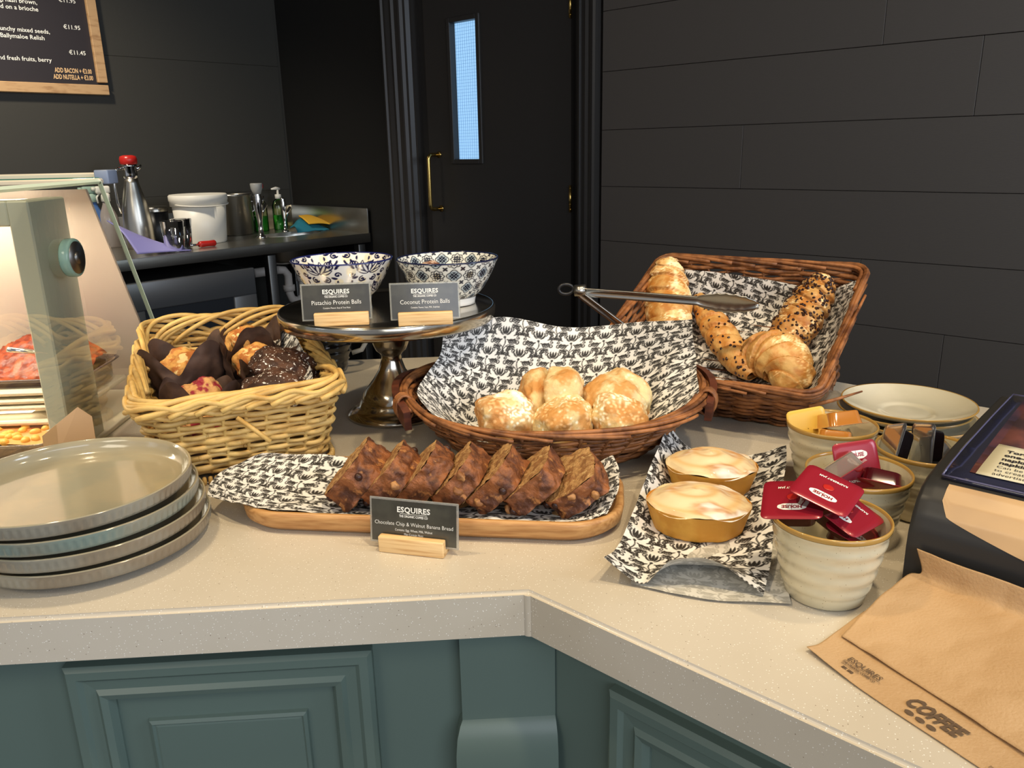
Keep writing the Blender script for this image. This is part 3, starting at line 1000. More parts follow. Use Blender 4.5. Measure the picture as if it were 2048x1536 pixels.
def prism(name, pts, z0_, z1_, m, parent=None, bev=0.0, **tg):
    bm = bmesh.new()
    vs = [bm.verts.new((x, y, z0_)) for x, y in pts]
    f = bm.faces.new(vs)
    if f.normal.z > 0: f.normal_flip()
    r = bmesh.ops.extrude_face_region(bm, geom=[f])
    bmesh.ops.translate(bm, vec=(0, 0, z1_ - z0_), verts=[v for v in r['geom'] if isinstance(v, bmesh.types.BMVert)])
    bmesh.ops.recalc_face_normals(bm, faces=bm.faces)
    if bev:
        bmesh.ops.bevel(bm, geom=[e for e in bm.edges if not (abs(e.verts[0].co.z - z0_) < 1e-6 and abs(e.verts[1].co.z - z0_) < 1e-6)], offset=bev, segments=3, affect='EDGES')
    me = bpy.data.meshes.new(name)
    bm.to_mesh(me)
    bm.free()
    me.materials.append(m)
    if bev:
        me.polygons.foreach_set('use_smooth', np.ones(len(me.polygons), bool))
        me.set_sharp_from_angle(angle=math.radians(45))
    o = bpy.data.objects.new(name, me)
    col.objects.link(o)
    if parent: o.parent = parent
    if tg: tag(o, **tg)
    return o


DL = 0.869
DR = 1.302 - cc @ nR
pI = isect(cc + nC * DL, uC, cc + nR * DR, uR)
prism('worktop', [cc - uC * 1.7, cc, cc + uR * 1.25, cc + uR * 1.25 + nR * DR, pI, cc - uC * 1.7 + nC * DL], CT - TH, CT, M['stone'], bev=0.0035,
      label='pale speckled stone worktop bending at the corner, carrying all the pastries', cat='worktop')
ins = 0.034
cI = isect(cc + nC * ins, uC, cc + nR * ins, uR)
pJ = isect(cc + nC * (DL - .05), uC, cc + nR * (DR - .05), uR)
zb1 = CT - TH - 0.0005


def moulding(mb, x0, x1, z0_, z1_, prof):
    """rectangular picture-frame moulding: prof = (inset, out towards viewer)"""
    G_ = np.array([[(x0 + i, -q, z0_ + i), (x1 - i, -q, z0_ + i), (x1 - i, -q, z1_ - i), (x0 + i, -q, z1_ - i)] for i, q in prof])
    mb.grid(G_, cv=True)


def panel_set(parent, x0, x1, z0_, z1_, dmat):
    mb = MB()
    moulding(mb, x0, x1, z0_, z1_, [(0, 0), (0, .010), (.004, .014), (.012, .014), (.016, .010), (.026, .009), (.030, .013), (.036, .011), (.040, .004), (.040, 0.001), (.041, 0.001), ((x1 - x0) / 2 - .001, .001)])
    mb.build('panel_moulding', dmat, parent, smooth=False)
    mb = MB()
    i0 = .066
    moulding(mb, x0 + i0, x1 - i0, z0_ + i0, z1_ - i0, [(0, 0.001), (0.001, .005), (.004, .007), (.006, .005), (.008, .0055), ((x1 - x0) / 2 - i0 - .001, .0055)])
    mb.build('raised_panel', dmat, parent, smooth=False)


cab = thing('counter_cabinet', 'teal painted panelled cabinet front under the left worktop', 'cabinet', (cI[0], cI[1], 0), AC, group='panelled cabinets under the worktop')
o = prism('body', [cI - uC * 1.6, cI, pJ, cI - uC * 1.6 + nC * (DL - ins - .05)], 0.0, zb1, M['teal'])
o.parent = cab
o.matrix_parent_inverse = cab.matrix_basis.inverted() if False else Matrix.Translation((cI[0], cI[1], 0)).inverted() @ Matrix.Identity(4)
o.matrix_parent_inverse = (Matrix.Translation((cI[0], cI[1], 0)) @ Matrix.Rotation(AC, 4, 'Z')).inverted()
dxl = (cI - cc) @ uC
panel_set(cab, -.428 - dxl, -.146 - dxl, .25, .892, M['teal'])
panel_set(cab, -.428 - dxl - .44, -.428 - dxl - .10, .25, .892, M['teal'])
cab2 = thing('counter_cabinet', 'teal painted panelled cabinet front under the right worktop', 'cabinet', (cI[0], cI[1], 0), AR, group='panelled cabinets under the worktop')
o = prism('body', [cI, cI + uR * 1.15, cI + uR * 1.15 + nR * (DR - ins - .05), pJ], 0.0, zb1, M['teal'])
o.parent = cab2
o.matrix_parent_inverse = (Matrix.Translation((cI[0], cI[1], 0)) @ Matrix.Rotation(AR, 4, 'Z')).inverted()
panel_set(cab2, .088, .088 + .50, .25, .880, M['teal'])
# corner pilaster with a rounded bracket below
pil = thing('corner_pilaster', 'teal corner post with a rounded bracket where the two cabinets meet', 'corner post', (cI[0], cI[1], 0), AC)
pr_ = [(.016, zb1), (.016, .812), (.020, .808), (.026, .797), (.029, .78), (.030, .75), (.026, .72), (.018, .70), (.016, .68), (.016, .0)]
a0, a1 = -.078, 0.012
G_ = np.array([[(a0 - (q - .016) * .55, -q * .92, z), (a1 + (q - .016) * .10, -q * 1.0, z)] for q, z in pr_])
mb = MB().grid(G_)
G2 = np.array([[(a0 - (q - .016) * .55, 0, z), (a0 - (q - .016) * .55, -q * .92, z)] for q, z in pr_])
mb.grid(G2)
G3 = np.array([[(a1 + (q - .016) * .10, -q, z), (a1 + 0.002, 0.0, z)] for q, z in pr_])
mb.grid(G3)
mb.build('post', M['teal'], pil, angle=30)

# ------------------------------------------------------------ display case on the left end of the worktop
case = thing('display_case', 'refrigerated glass display case with lit fillings at the left end of the worktop', 'display case', (0, 0, CT), AC)
# local frame: x along the counter, y into it; pane plane at x = -0.548
px0 = -0.500
mb = MB()
tp, bt = .345, .004
P = [(0.74, bt), (1.372, bt), (1.316, .125), (1.197, .349), (0.74, .349)]
mb.add([(px0, y, z) for y, z in P], [(0, 1, 2), (0, 2, 3), (0, 3, 4)])
mb.build('side_glass', M['case_glass'], case, smooth=False)
mb = MB()
for a, b in ((2, 3), (3, 4)):
    A3, B3 = np.array((px0 - .003, *P[a])), np.array((px0 - .003, *P[b]))
    mb.tube([A3, B3], .0034, 4)
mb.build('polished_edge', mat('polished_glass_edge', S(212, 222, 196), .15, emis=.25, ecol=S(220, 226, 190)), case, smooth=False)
# front frame with mitred stile and rail
yf = 1.02
mb = MB()
mb.rbox((px0 - .028, yf + .045, .167), (.026, .095, .332), .002, seg=1)
mb.rbox((px0 - .27, yf + .012, .318), (.46, .030, .030), .002, seg=1)
mb.build('front_frame', M['sage'], case, smooth=False)
mb = MB()
for z in (.012, .022, .034, .052, .060, .070):
    mb.rbox((px0 - .34, yf + .06 + z * .6, z + 0.0), (.60, .05, .006), .002, seg=1)
mb.build('sill_rails', M['cream_metal'], case, smooth=False)
# back panel, slanted with the glass
mb = MB()
v = [(px0 - .004, 1.335, .0), (px0 - .004, 1.152, .340), (px0 - .75, 1.152, .340), (px0 - .75, 1.335, .0)]
v2 = [(x, y + .006, z) for x, y, z in v]
mb.add(v + v2, [(0, 1, 2, 3), (4, 7, 6, 5), (0, 4, 5, 1), (1, 5, 6, 2), (2, 6, 7, 3), (3, 7, 4, 0)])
mb.build('back_panel', M['beige'], case, smooth=False)
MB().rbox((px0 - .38, 1.19, .004), (.74, .27, .008), .002).build('base_tray', M['cream_metal'], case)
# top rails with tinted glass between
mb = MB()
mb.rbox((px0 - .36, 1.26, .356), (.68, .012, .008), .002, seg=1)
mb.rbox((px0 - .36, 1.20, .349), (.72, .012, .008), .002, seg=1)
mb.build('top_rails', M['cream_metal'], case, smooth=False)
MB().rbox((px0 - .36, 1.23, .351), (.70, .05, .006), .002).build('top_glass', M['teal_gl'], case)
MB().rbox((px0 - .008, 1.235, .354), (.020, .034, .020), .002).build('end_cap', mat('blue_grey_cap', S(134, 146, 168), .4), case)
# round glass fixing on the pane
mb = MB().lathe([(.0, .0), (.0235, .0), (.0245, .002), (.0245, .010), (.0235, .012), (.019, .012)], 40, R=rotm('Y', PI / 2), c=(px0, 1.060, .259))
fx = mb.build('glass_fixing', mat('thick_green_glass', S(150, 184, 168), .08, trans=.4), case)
MB().lathe([(.0, .0130), (.0205, .0130), (.0205, .011)], 40, R=rotm('Y', PI / 2), c=(px0, 1.060, .259)).lathe([(.0, .0150), (.008, .0150), (.008, .012)], 24, R=rotm('Y', PI / 2), c=(px0, 1.060, .259)).build('bolt_head', M['steel_dark'], fx)
MB().rbox((px0 - .40, 1.13, .326), (.66, .02, .008), .002).build('light_strip', M['warm_led'], case)
MB().rbox((px0 - .40, 1.10, .046), (.60, .010, .005), .001).build('lower_light_strip', M['warm_led'], case)
o = lamp('case_light', 'AREA', (0, 0, 0), (0, 0, -1), 3.2, (1.0, .88, .70), shape='RECTANGLE', size=.6, size_y=.05)
pc = uC * (px0 - .36) + nC * 1.10
o.location = (pc[0], pc[1], CT + .315)
o.rotation_euler = (0.15, 0, AC)


def inc(x, y, z=0.0):
    p = uC * x + nC * y
    return (p[0], p[1], CT + z)


def pan(name, label, loc, a, b, h, wallm, grp):
    o = thing(name, label, 'food pan', loc, AC, group=grp)
    prof = [(-.012, 0.0), (0, .002), (0, h - .006), (.010, h), (.012, h - .002), (.003, h - .008), (.002, .004), (-.010, .003)]
    L = []
    for q, z in prof:
        X, _ = rrect(a + q, b + q, .02, .008)
        L.append((X, z))
    n_ = min(len(x) for x, _ in L)
    mb = MB()
    G_ = np.array([np.c_[x[np.linspace(0, len(x) - 1, n_).astype(int)], np.full(n_, z)] for x, z in L])
    mb.grid(G_, cv=True)
    mb.rbox((0, 0, .002), (2 * a - .02, 2 * b - .02, .003), .001)
    mb.build('tub', wallm, o)
    return o


dark = mat('smoked_plastic_tub', S(96, 78, 80), .12, trans=.3, coat=.4)
p1 = pan('food_pan', 'smoked plastic pan of orange bean filling with a spoon inside the display case', inc(px0 - .130, 1.185, .052), .085, .060, .034, dark, 'food pans in the display case')
tt, uu = np.meshgrid(np.linspace(-1, 1, 44), np.linspace(-1, 1, 34), indexing='ij')
hh = .026 + .050 * np.clip((uu + .6) , 0, 1) * (1 - tt ** 2 * .7) + .0 * (1 - tt ** 2 * .8) * (1 - uu ** 2 * .6)
Q = np.stack([tt * .080, uu * .055, hh], -1)
Q[..., 2] += .004 * fnoise(Q.reshape(-1, 3), 130, 4).reshape(tt.shape)
MB().grid(Q).build('bean_filling', M['sauce'], p1, kind='stuff')
sp = thing('serving_spoon', 'steel serving spoon resting in the orange bean filling', 'spoon', inc(px0 - .075, 1.165, .112), AC + .5)
G_ = np.array([[(x * .026, y * .019, -.008 * (1 - x * x - y * y)) for y in np.linspace(-1, 1, 14) * math.sqrt(max(0.02, 1 - x * x))] for x in np.linspace(-1, 1, 16)])
o = MB().grid(G_).build('bowl', M['chrome'], sp)
o.modifiers.new('s', 'SOLIDIFY').thickness = .0015
MB().tube([(-.024, 0, 0), (-.04, .0, .006), (-.07, -.01, .016)], [.004, .0035, .004], 8).build('handle', M['chrome'], sp)
MB().rbox((px0 - .34, 1.19, .044), (.60, .16, .008), .002).build('shelf', M['cream_metal'], case)
clearp = mat('clear_tub', S(214, 190, 160), .1, trans=.7)
p2_ = pan('food_pan', 'clear tub of chickpeas in orange sauce low in the display case', inc(px0 - .130, 1.055, .004), .085, .045, .026, clearp, 'food pans in the display case')
Q2 = np.stack([tt * .078, uu * .040, .018 + .006 * (1 - tt ** 2)], -1)
MB().grid(Q2).build('sauce', mat('orange_sauce', S(226, 130, 70), .3, c2=S(236, 170, 104), scale=20), p2_)
for k in range(26):
    v, f = ICO3
    x, y = random.uniform(-.07, .078), random.uniform(-.044, .03)
    R = rotm('Z', random.random() * 3)
    MB().add((v * (.0075, .0055, .005)) @ R.T + (x, y * .85, .024 - .006 * (x / .09) ** 2), f).build('chickpea', M['peas'], p2_)
# brown card standing by the case
cd0 = thing('blank_card', 'blank brown card leaning at the foot of the display case', 'card', inc(px0 + .022, .955, .0), AC + .25)
mb = MB()
v = [(-.038, 0, .002), (.020, 0.004, .002), (.020, 0.010, .074), (.006, 0.010, .088), (-.038, 0.010, .056)]
v2 = [(x, y + .0012, z) for x, y, z in v]
mb.add(v + v2, [(0, 1, 2), (5, 7, 6)]).add(v + v2, [(0, 2, 3), (5, 8, 7)]).add(v + v2, [(0, 3, 4), (5, 9, 8)])
for i in range(5):
    j = (i + 1) % 5
    mb.add(v + v2, [(i, j, j + 5, i + 5)])
mb.build('card', M['card'], cd0, smooth=False)


# ------------------------------------------------------------ big ribbed plates, stacked four high
def big_plate(k, cx_, cy_, z, r, rimm, label, tilt=(0, 0)):
    o = thing('dinner_plate', label, 'plate', (cx_, cy_, z), (tilt[0], tilt[1], 0.4 * k), group='stack of ribbed stoneware plates')
    n_ = 384
    h = .0215
    prof = [(.0, .0035), (.082, .0035), (.086, .002), (.092, .002), (.100, .0038), (.108, .0068)]
    MB().lathe(prof, 96).build('underside', M['plate_rim'], o)
    t_ = np.linspace(0, 2 * PI, n_, endpoint=False)
    rib = .0007 * np.cos(t_ * 96)
    zs = [.0068, .0085, .0115, .017, .0185, .0205, h]
    rr = [.108, .1115, .1125, .1132, .1134, .1137, .1136]
    am = [0, 0, 1, 1, 0, 0, 0]
    G_ = np.stack([np.c_[(q + rib * a) * np.cos(t_), (q + rib * a) * np.sin(t_), np.full(n_, zz)] for q, a, zz in zip(rr, am, zs)], 1)
    MB().grid(G_, cu=True).build('ribbed_rim', rimm, o, label='ribbed outer rim')
    MB().lathe([(.1136, h), (.1128, h + .0010), (.1115, h + .0006), (.1095, .017), (.107, .0105), (.102, .0072), (.094, .0062), (0, .0055)], 128).build('well', M['plate'], o)
    return o


sp_ = [(-.4335, .752, 'bottom ribbed plate of the four stacked at the worktop front left', 0), (-.436, .749, 'third ribbed plate from the top in the left stack', 0),
       (-.440, .746, 'second plate from the top, with the greener grey rim, in the left stack', 1), (-.444, .743, 'topmost ribbed plate of the left stack, its glossy well showing', 0)]
for k, (a, b, lb, g_) in enumerate(sp_):
    big_plate(k, a, b, CT + .0005 + k * .0178, .1137, M['plate_rim_g'] if g_ else M['plate_rim'], lb)


# ------------------------------------------------------------ wicker weaving
def weave(mb, surf, ts, N, nst, amp, r, n=6, clip=None, tint=(0.82, 1.12), jit=0.0, seed=0, jr=0.15, close=True):
    """surf(t) -> closed loop points (N,3) and outward normals (N,3)"""
    g = np.random.default_rng(seed)
    for j, t in enumerate(ts):
        P, Nn = surf(t)
        m = len(P)
        ph_ = PI * nst * np.arange(m) / m + PI * j
        Q = P + Nn * (amp * np.cos(ph_))[:, None]
        if jit:
            wob = sum(g.normal(0, jit) * np.sin(np.arange(m) / m * 2 * PI * kk + g.uniform(0, 6)) for kk in (3, 5, 8, 13))
            Q[:, 2] += wob
        rr = r * (1 + g.normal(0, jr))
        c = np.array([1, 1, 1]) * g.uniform(*tint)
        if clip is None:
            # broken into several rods so that the tint changes like real cane
            k = g.integers(3, 6)
            cut = np.sort(g.choice(m, k, replace=False))
            for a, b in zip(cut, np.r_[cut[1:], cut[0] + m]):
                idx = np.arange(a, b + 2) % m
                c = np.array([1.0, .97, .93]) * g.uniform(*tint)
                mb.tube(Q[idx], rr, n, ref=(0, 0, 1), col=c)
        else:
            ok = clip(Q)
            if ok.all():
                mb.tube(Q, rr, n, closed=True, ref=(0, 0, 1), col=c)
            else:
                st = np.where(~ok)[0][0]
                seq = np.r_[np.arange(st, m), np.arange(0, st)]
                run = []
                for i in seq:
                    if ok[i]: run.append(i)
                    else:
                        if len(run) > 3: mb.tube(Q[run], rr, n, ref=(0, 0, 1), col=c)
                        run = []
                if len(run) > 3: mb.tube(Q[run], rr, n, ref=(0, 0, 1), col=c)


def stakes(mb, surf, t0, t1, nst, r, amp=0.0, col=(.9, .9, .9), clip=None, k=10, every=1):
    ts = np.linspace(t0, t1, k)
    L = [surf(t) for t in ts]
    m = len(L[0][0])
    for s in range(0, nst, every):
        i = int((s + .5) * m / nst) % m
        P = np.array([l[0][i] for l in L])
        if clip is not None:
            P = P[clip(P)]
        if len(P) > 2: mb.tube(P, r, 6, col=col)


def rrN(a, b, rc, N):
    X, Nn = rrect(a, b, rc, 0.002)
    s = np.linspace(0, len(X), N, endpoint=False)
    i = s.astype(int)
    f = (s - i)[:, None]
    return X[i] * (1 - f) + X[(i + 1) % len(X)] * f, nrm(Nn[i] * (1 - f) + Nn[(i + 1) % len(X)] * f)


# pale basket of muffins
TB = 0.38
Cb = np.array([-.384, 1.064])
yb = thing('muffin_basket', 'pale yellow woven cane basket full of muffins, beside the display case', 'basket', (*Cb, CT), TB)


def ybs(t, N=330):
    a = .098 + .018 * t
    b = .158 + .020 * t
    X, Nn = rrN(a, b, .035, N)
    zz = .012 + t * .088
    back = np.clip(X[:, 1] / b, 0, 1)
    z = zz * (1 + .10 * back)
    return np.c_[X, z], np.c_[Nn, np.zeros(N)]


mb = MB()
weave(mb, ybs, np.linspace(0.02, .98, 13), 330, 44, .0034, .0033, seed=3, jit=.0004)
stakes(mb, ybs, 0, 1.0, 44, .0026, col=(.95, .92, .85))
mb.build('woven_wall', M['wick'], yb, color=True)
# bottom board and beaded foot
mb = MB()
X, _ = rrN(.094, .154, .034, 120)
mb.grid(np.array([np.c_[X * 1.0, np.full(120, .010)], np.c_[X * .02, np.full(120, .010)]]), cv=True)
mb.build('base', M['wick'], yb, color=True)
mb = MB()
X, Nn = rrN(.106, .166, .038, 150)
for i in range(150):
    T_ = np.array([-Nn[i, 1], Nn[i, 0], 0])
    R = np.c_[T_, [*Nn[i], 0], [0, 0, 1]]
    mb.lathe([(0, .0), (.0022, .0012), (.0028, .0055), (.0022, .0100), (0, .011)], 8, c=(*X[i], 0), sx=1.0, sy=1.3, R=R @ np.eye(3))
mb.build('beaded_foot', M['wick'], yb, color=True)
# looping braided border
mb = MB()
g = np.random.default_rng(5)
nl = 40
Pt, Nt = ybs(1.0, 400)
for k in range(nl):
    i0 = int(k * 400 / nl)
    ln = int(g.integers(62, 84))
    idx = (i0 + np.arange(ln)) % 400
    s = np.linspace(0, 1, ln)
    mid = Pt[idx[ln // 2]]
    backf = max(0, mid[1] / .178)
    hgt = .017 + .022 * backf ** 1.5 + g.uniform(-.003, .003)
    off = .012 - .021 * s + g.uniform(-.001, .001)
    Q = Pt[idx] + Nt[idx] * off[:, None]
    Q[:, 2] += -.004 + hgt * np.sin(PI * s) ** .8
    mb.tube(Q[::3], .0034, 8, col=np.array([1, .97, .9]) * g.uniform(.88, 1.15))
for off, dz in ((.008, .0), (-.002, .006), (.010, .007), (.004, -.005)):
    idx = np.arange(0, 400, 2)
    Q = Pt[idx] + Nt[idx] * off
    Q[:, 2] += dz + .003 * np.sin(np.arange(200) * 2 * PI * 22 / 200 + off * 900)
    mb.tube(Q, .0034, 8, closed=True, ref=(0, 0, 1), col=(1.02, .98, .9))
mb.build('braided_rim', M['wick'], yb, color=True)
mb = MB()
p = np.array([(-.008, -.183, .085), (.012, -.188, .066), (.026, -.190, .052)])
mb.tube(p, .0028, 8, col=(1.1, 1.05, .95)).build('loose_end', M['wick'], yb, color=True)
# printed liner in the muffin basket
c0, s0 = math.cos(TB), math.sin(TB)
LB = lambda x, y, z: (Cb[0] + c0 * x - s0 * y, Cb[1] + s0 * x + c0 * y, CT + z)
C_ = [[LB(*q) for q in row] for row in (
    [(-.088, -.145, .085), (-.03, -.148, .055), (.03, -.148, .055), (.09, -.140, .098)],
    [(-.084, -.07, .05), (-.03, -.07, .016), (.03, -.07, .016), (.095, -.06, .105)],
    [(-.084, .05, .05), (-.03, .05, .016), (.03, .05, .016), (.099, .06, .112)],
    [(-.082, .14, .06), (-.03, .146, .05), (.03, .148, .06), (.092, .138, .125)])]
paper_sheet('basket_liner', C_, (.28, .36), 'damask patterned paper lining the muffin basket', amp=.003, seed=8, mm=1.3)


def muffin(x, y, ztop, r, topm, label, tilt=(0, 0), seed=0, peak=.030, wz=1.0, sq=0.5, topr=0.86):
    """tulip-paper muffin; ztop = height of the crown above the worktop"""
    H_ = .080
    o = thing('muffin', label, 'muffin', LB(x, y, ztop - H_ - .004), (tilt[0], tilt[1], TB + seed * 1.3), group='muffins in the cane basket')
    g = np.random.default_rng(seed)
    nt, nz = 120, 26
    th = np.linspace(0, 2 * PI, nt, endpoint=False)
    tz = np.linspace(0, 1, nz)
    pk = np.abs(np.cos(2 * th + .3)) ** 1.4                       # four corners of the folded paper
    top = (.044 + peak * pk) * wz
    G_ = np.zeros((nt, nz, 3))
    for j, t in enumerate(tz):
        r_b = r
        rad = .029 + (r - .029) * min(1, t * 1.5) ** .8
        rad = rad + np.zeros(nt)
        rad += (.010 * pk + .003) * max(0, t - .45) * 1.4
        rad += .0022 * np.cos(12 * th + seed) * (1 - .4 * t) * (1 if t < .75 else .6)
        G_[:, j] = np.c_[rad * np.cos(th), rad * np.sin(th), t * top]
    V = disp(G_.reshape(-1, 3), .005, 38, seed + 1, 2).reshape(nt, nz, 3)
    MB().grid(V, cu=True).build('paper_case', M['wrap'], o)
    v, f = ICO5
    V = v.copy()
    V[:, 2] = np.where(V[:, 2] > 0, V[:, 2] * 1.0, V[:, 2] * .5)
    V = V * (r * topr, r * topr, .032) + (0, 0, H_ - .030)
    V = disp(V, .007, 42, seed + 9, 4)
    MB().add(V, f).build('muffin_top', topm, o)
    return o


muffin(-.060, -.112, .090, .041, M['muf_red'], 'orange topped muffin just showing behind the front rim of the cane basket', seed=1, peak=.020)
muffin(-.052, -.045, .100, .045, M['muf_red'], 'raspberry muffin in dark paper, front left in the cane basket', seed=2, tilt=(.2, 0), peak=.032, wz=1.1, topr=.72)
muffin(-.056, .060, .120, .052, M['muf_gold'], 'pale crowned muffin in the tallest dark paper, back left of the cane basket', seed=3, peak=.034, tilt=(.1, 0), wz=1.25, topr=.70)
muffin(.040, .128, .132, .046, M['muf_gold'], 'blueberry muffin furthest back in the cane basket', seed=4, tilt=(.2, 0), wz=1.1, topr=.7)
muffin(.030, .066, .124, .047, M['muf_gold'], 'golden orange crowned muffin in torn dark paper, centre back of the cane basket', seed=5, tilt=(.4, .1), wz=1.15, topr=.74)
muffin(.052, -.018, .128, .050, M['muf_choc'], 'sugar dusted chocolate muffin in the middle right of the cane basket', seed=6, wz=.7, topr=1.0, tilt=(.3, 0))
muffin(.046, -.096, .116, .048, M['muf_choc'], 'chocolate muffin dusted with sugar nearest the front right rim', seed=7, wz=.85, topr=.95, tilt=(.3, .1))

# ------------------------------------------------------------ cake stand with bowls and cards
cs = thing('cake_stand', 'polished silver pedestal cake stand behind the pastries', 'cake stand', (-.178, 1.150, CT))
ZS = .165
MB().lathe([(0, .004), (.05, .004), (.066, .0), (.070, .002), (.070, .006), (.060, .012), (.052, .016), (.051, .022), (.047, .026)], 96).build('foot', M['silver'], cs)
MB().lathe([(.047, .026), (.046, .032), (.040, .042), (.029, .056), (.020, .070), (.0155, .084), (.0145, .092), (.017, .096), (.022, .100), (.0265, .110), (.030, .122), (.034, .135), (.042, .148), (.050, .153), (0, .153)], 72).build('stem', M['silver'], cs)
MB().lathe([(.040, .152), (.144, .150), (.152, .146), (.155, .149), (.156, .156), (.1565, .163), (.155, .1665), (.152, .1665), (.150, ZS), (.11, ZS - .0005), (0, ZS - .0005)], 160).build('top_plate', M['silver'], cs)
ZT = CT + ZS


def bowl_tile1():
    """navy leaves, lotus flowers and scrolls on white"""
    W, H = 66.0, 72.0
    nx, ny = 330, 360
    X, Y = np.meshgrid((np.arange(nx) + .5) * W / nx, (np.arange(ny) + .5) * H / ny)
    D = np.full(X.shape, 9.)
    g = (W, H, X, Y)
    F = np.full(X.shape, 9.)
    for (ox, oy) in ((16.5, 22), (49.5, 58)):
        for a, L, wd in ((90, 17, 3.4), (50, 19, 3.2), (130, 19, 3.2), (14, 17, 2.8), (166, 17, 2.8)):
            A_ = math.radians(a)
            bd = (a < 90) * .35 - (a > 90) * .35
            P, r = leaf(ox + 2 * math.cos(A_), oy + 2 * math.sin(A_), A_, L, wd, n=60, bend=bd)
            stroke(D, P, r + .3, g)
            P2, r2 = leaf(ox + 3.2 * math.cos(A_), oy + 3.2 * math.sin(A_), A_, L * .86, wd * .52, n=60, bend=bd)
            stroke(F, P2, r2 * .85, g)
        for s in (1, -1):
            for (sx, sy, a0, r0, tn, sg, w1) in ((14.5, 14, -PI / 2, 5.5, 1.2, s, 1.7), (9, -9, PI / 2, 5, 1.1, -s, 1.6), (24, 0, 0, 4.5, 1.0, s, 1.5)):
                P, r = spiral(ox + sx * s, oy + sy, a0, r0, tn, sg, n=120, w0=1.0, w1=w1)
                stroke(D, P, r, g)
            for q in ((15, -4, -30, 9, 2.1), (14, -15, -70, 8, 2.0), (5, -16, -80, 8, 1.8), (21, 9, 40, 8, 1.9), (9, 20, 70, 7, 1.7), (3, -9, -50, 6, 1.4)):
                P, r = leaf(q[0], q[1], math.radians(q[2]), q[3], q[4], n=30, bend=.6)
                stroke(D, P * [s, 1] + [ox, oy], r, g)
    k = np.clip(.5 - D / .4, 0, 1) * (1 - np.clip(.5 - F / .4, 0, 1))
    blob = np.sin(X / W * 4 * PI) * np.sin(Y / H * 4 * PI)
    yel = np.clip((blob - .25) * 4, 0, 1)[..., None] * .8
    wht = np.array(S(236, 234, 228)[:3]) * (1 - yel) + np.array(S(238, 226, 190)[:3]) * yel
    nav = np.array(S(24, 24, 66)[:3])
    return W / 1000, H / 1000, wht * (1 - k[..., None]) + nav * k[..., None]


def bowl_tile2():
    """tile pattern of crosses in circles"""
    W, H = 44.0, 44.0
    n_ = 220
    X, Y = np.meshgrid((np.arange(n_) + .5) * W / n_, (np.arange(n_) + .5) * H / n_)
    D = np.full(X.shape, 9.)
    g = (W, H, X, Y)
    for (ox, oy, fl) in ((11, 11, 0), (33, 33, 0), (33, 11, 1), (11, 33, 1)):
        t = np.linspace(0, 2 * PI, 80)
        rr = 8.6 + (1.2 * np.cos(4 * t) if fl else 0.8 * np.cos(8 * t))
        stroke(D, np.c_[ox + rr * np.cos(t), oy + rr * np.sin(t)], np.full(80, .75), g)
        for a in range(4):
            A_ = math.radians(a * 90 + (45 if fl else 0))
            P, r = leaf(ox, oy, A_, 6.4, 1.5, n=16)
            stroke(D, P, r, g)
            for s in (1, -1):
                P, r = spiral(ox + 4.6 * math.cos(A_ + .6 * s), oy + 4.6 * math.sin(A_ + .6 * s), A_, 2.0, .9, s, n=22, w0=.5, w1=.6)
                stroke(D, P, r, g)
    for (ox, oy) in ((0, 0), (22, 22), (22, 0), (0, 22)):
        for a in range(4):
            P, r = leaf(ox, oy, math.radians(45 + a * 90), 4.0, 1.3, n=8)
            stroke(D, P, r, g)
    k = np.clip(.5 - D / .4, 0, 1)[..., None]
    c1 = ((np.hypot(X - 33, Y - 11) < 8) | (np.hypot(X - 11, Y - 33) < 8)).astype(float)[..., None] * .8
    c2 = ((np.hypot(X - 11, Y - 11) < 5)).astype(float)[..., None] * .7
    base = np.array(S(232, 232, 222)[:3])
    base = base * (1 - c1) + np.array(S(176, 196, 206)[:3]) * c1
    base = base * (1 - c2) + np.array(S(214, 196, 140)[:3]) * c2
    return W / 1000, H / 1000, base * (1 - k) + np.array(S(22, 26, 44)[:3]) * k


def bowl(x, y, tile, rep, label, rimc, yaw):
    o = thing('serving_bowl', label, 'bowl', (x, y, ZT), yaw, group='patterned bowls on the cake stand')
    n_ = 420
    th = np.linspace(0, 2 * PI, n_, endpoint=False)
    t = np.linspace(0, 1, 90)
    W_ = tile[0]
    r_o = .036 + .038 * np.clip(t, 0, 1) ** .62
    z_o = .010 + .056 * t
    arc = np.r_[0, np.cumsum(np.hypot(np.diff(r_o), np.diff(z_o)))]

    def face(off, v0):
        R_ = r_o - off
        Z_ = z_o + (off * .9 if off else 0) * (1 - t)
        P = np.stack([np.outer(np.cos(th), R_), np.outer(np.sin(th), R_), np.tile(Z_, (n_, 1))], -1)
        U = np.outer(th / (2 * PI) * rep * W_, np.ones(90))
        V = np.tile(arc + v0, (n_, 1))
        return P, sample(tile, U, V)
    P, Cc_ = face(0, .004)
    MB().grid(P, cu=True, col=Cc_).build('outer_wall', M['bowl_g'], o, color=True)
    P, Cc_ = face(.0028, .02)
    mb = MB().grid(P[:, ::-1], cu=True, col=Cc_[:, ::-1])
    mb.lathe([(.034, .0125), (0, .012)], 48)
    mb.build('inner_wall', M['bowl_g'], o, color=True)
    MB().lathe([(.0740, .0655), (.0744, .0668), (.0730, .0676), (.0712, .0668), (.0712, .0655)], 96).build('rim', mat('rim_' + label[:4], rimc, .15, coat=.5), o)
    MB().lathe([(.040, .011), (.0385, .004), (.0385, .0005), (.0355, .0), (.0345, .003), (.034, .009)], 64).build('foot_ring', M['white_cer'], o)
    return o


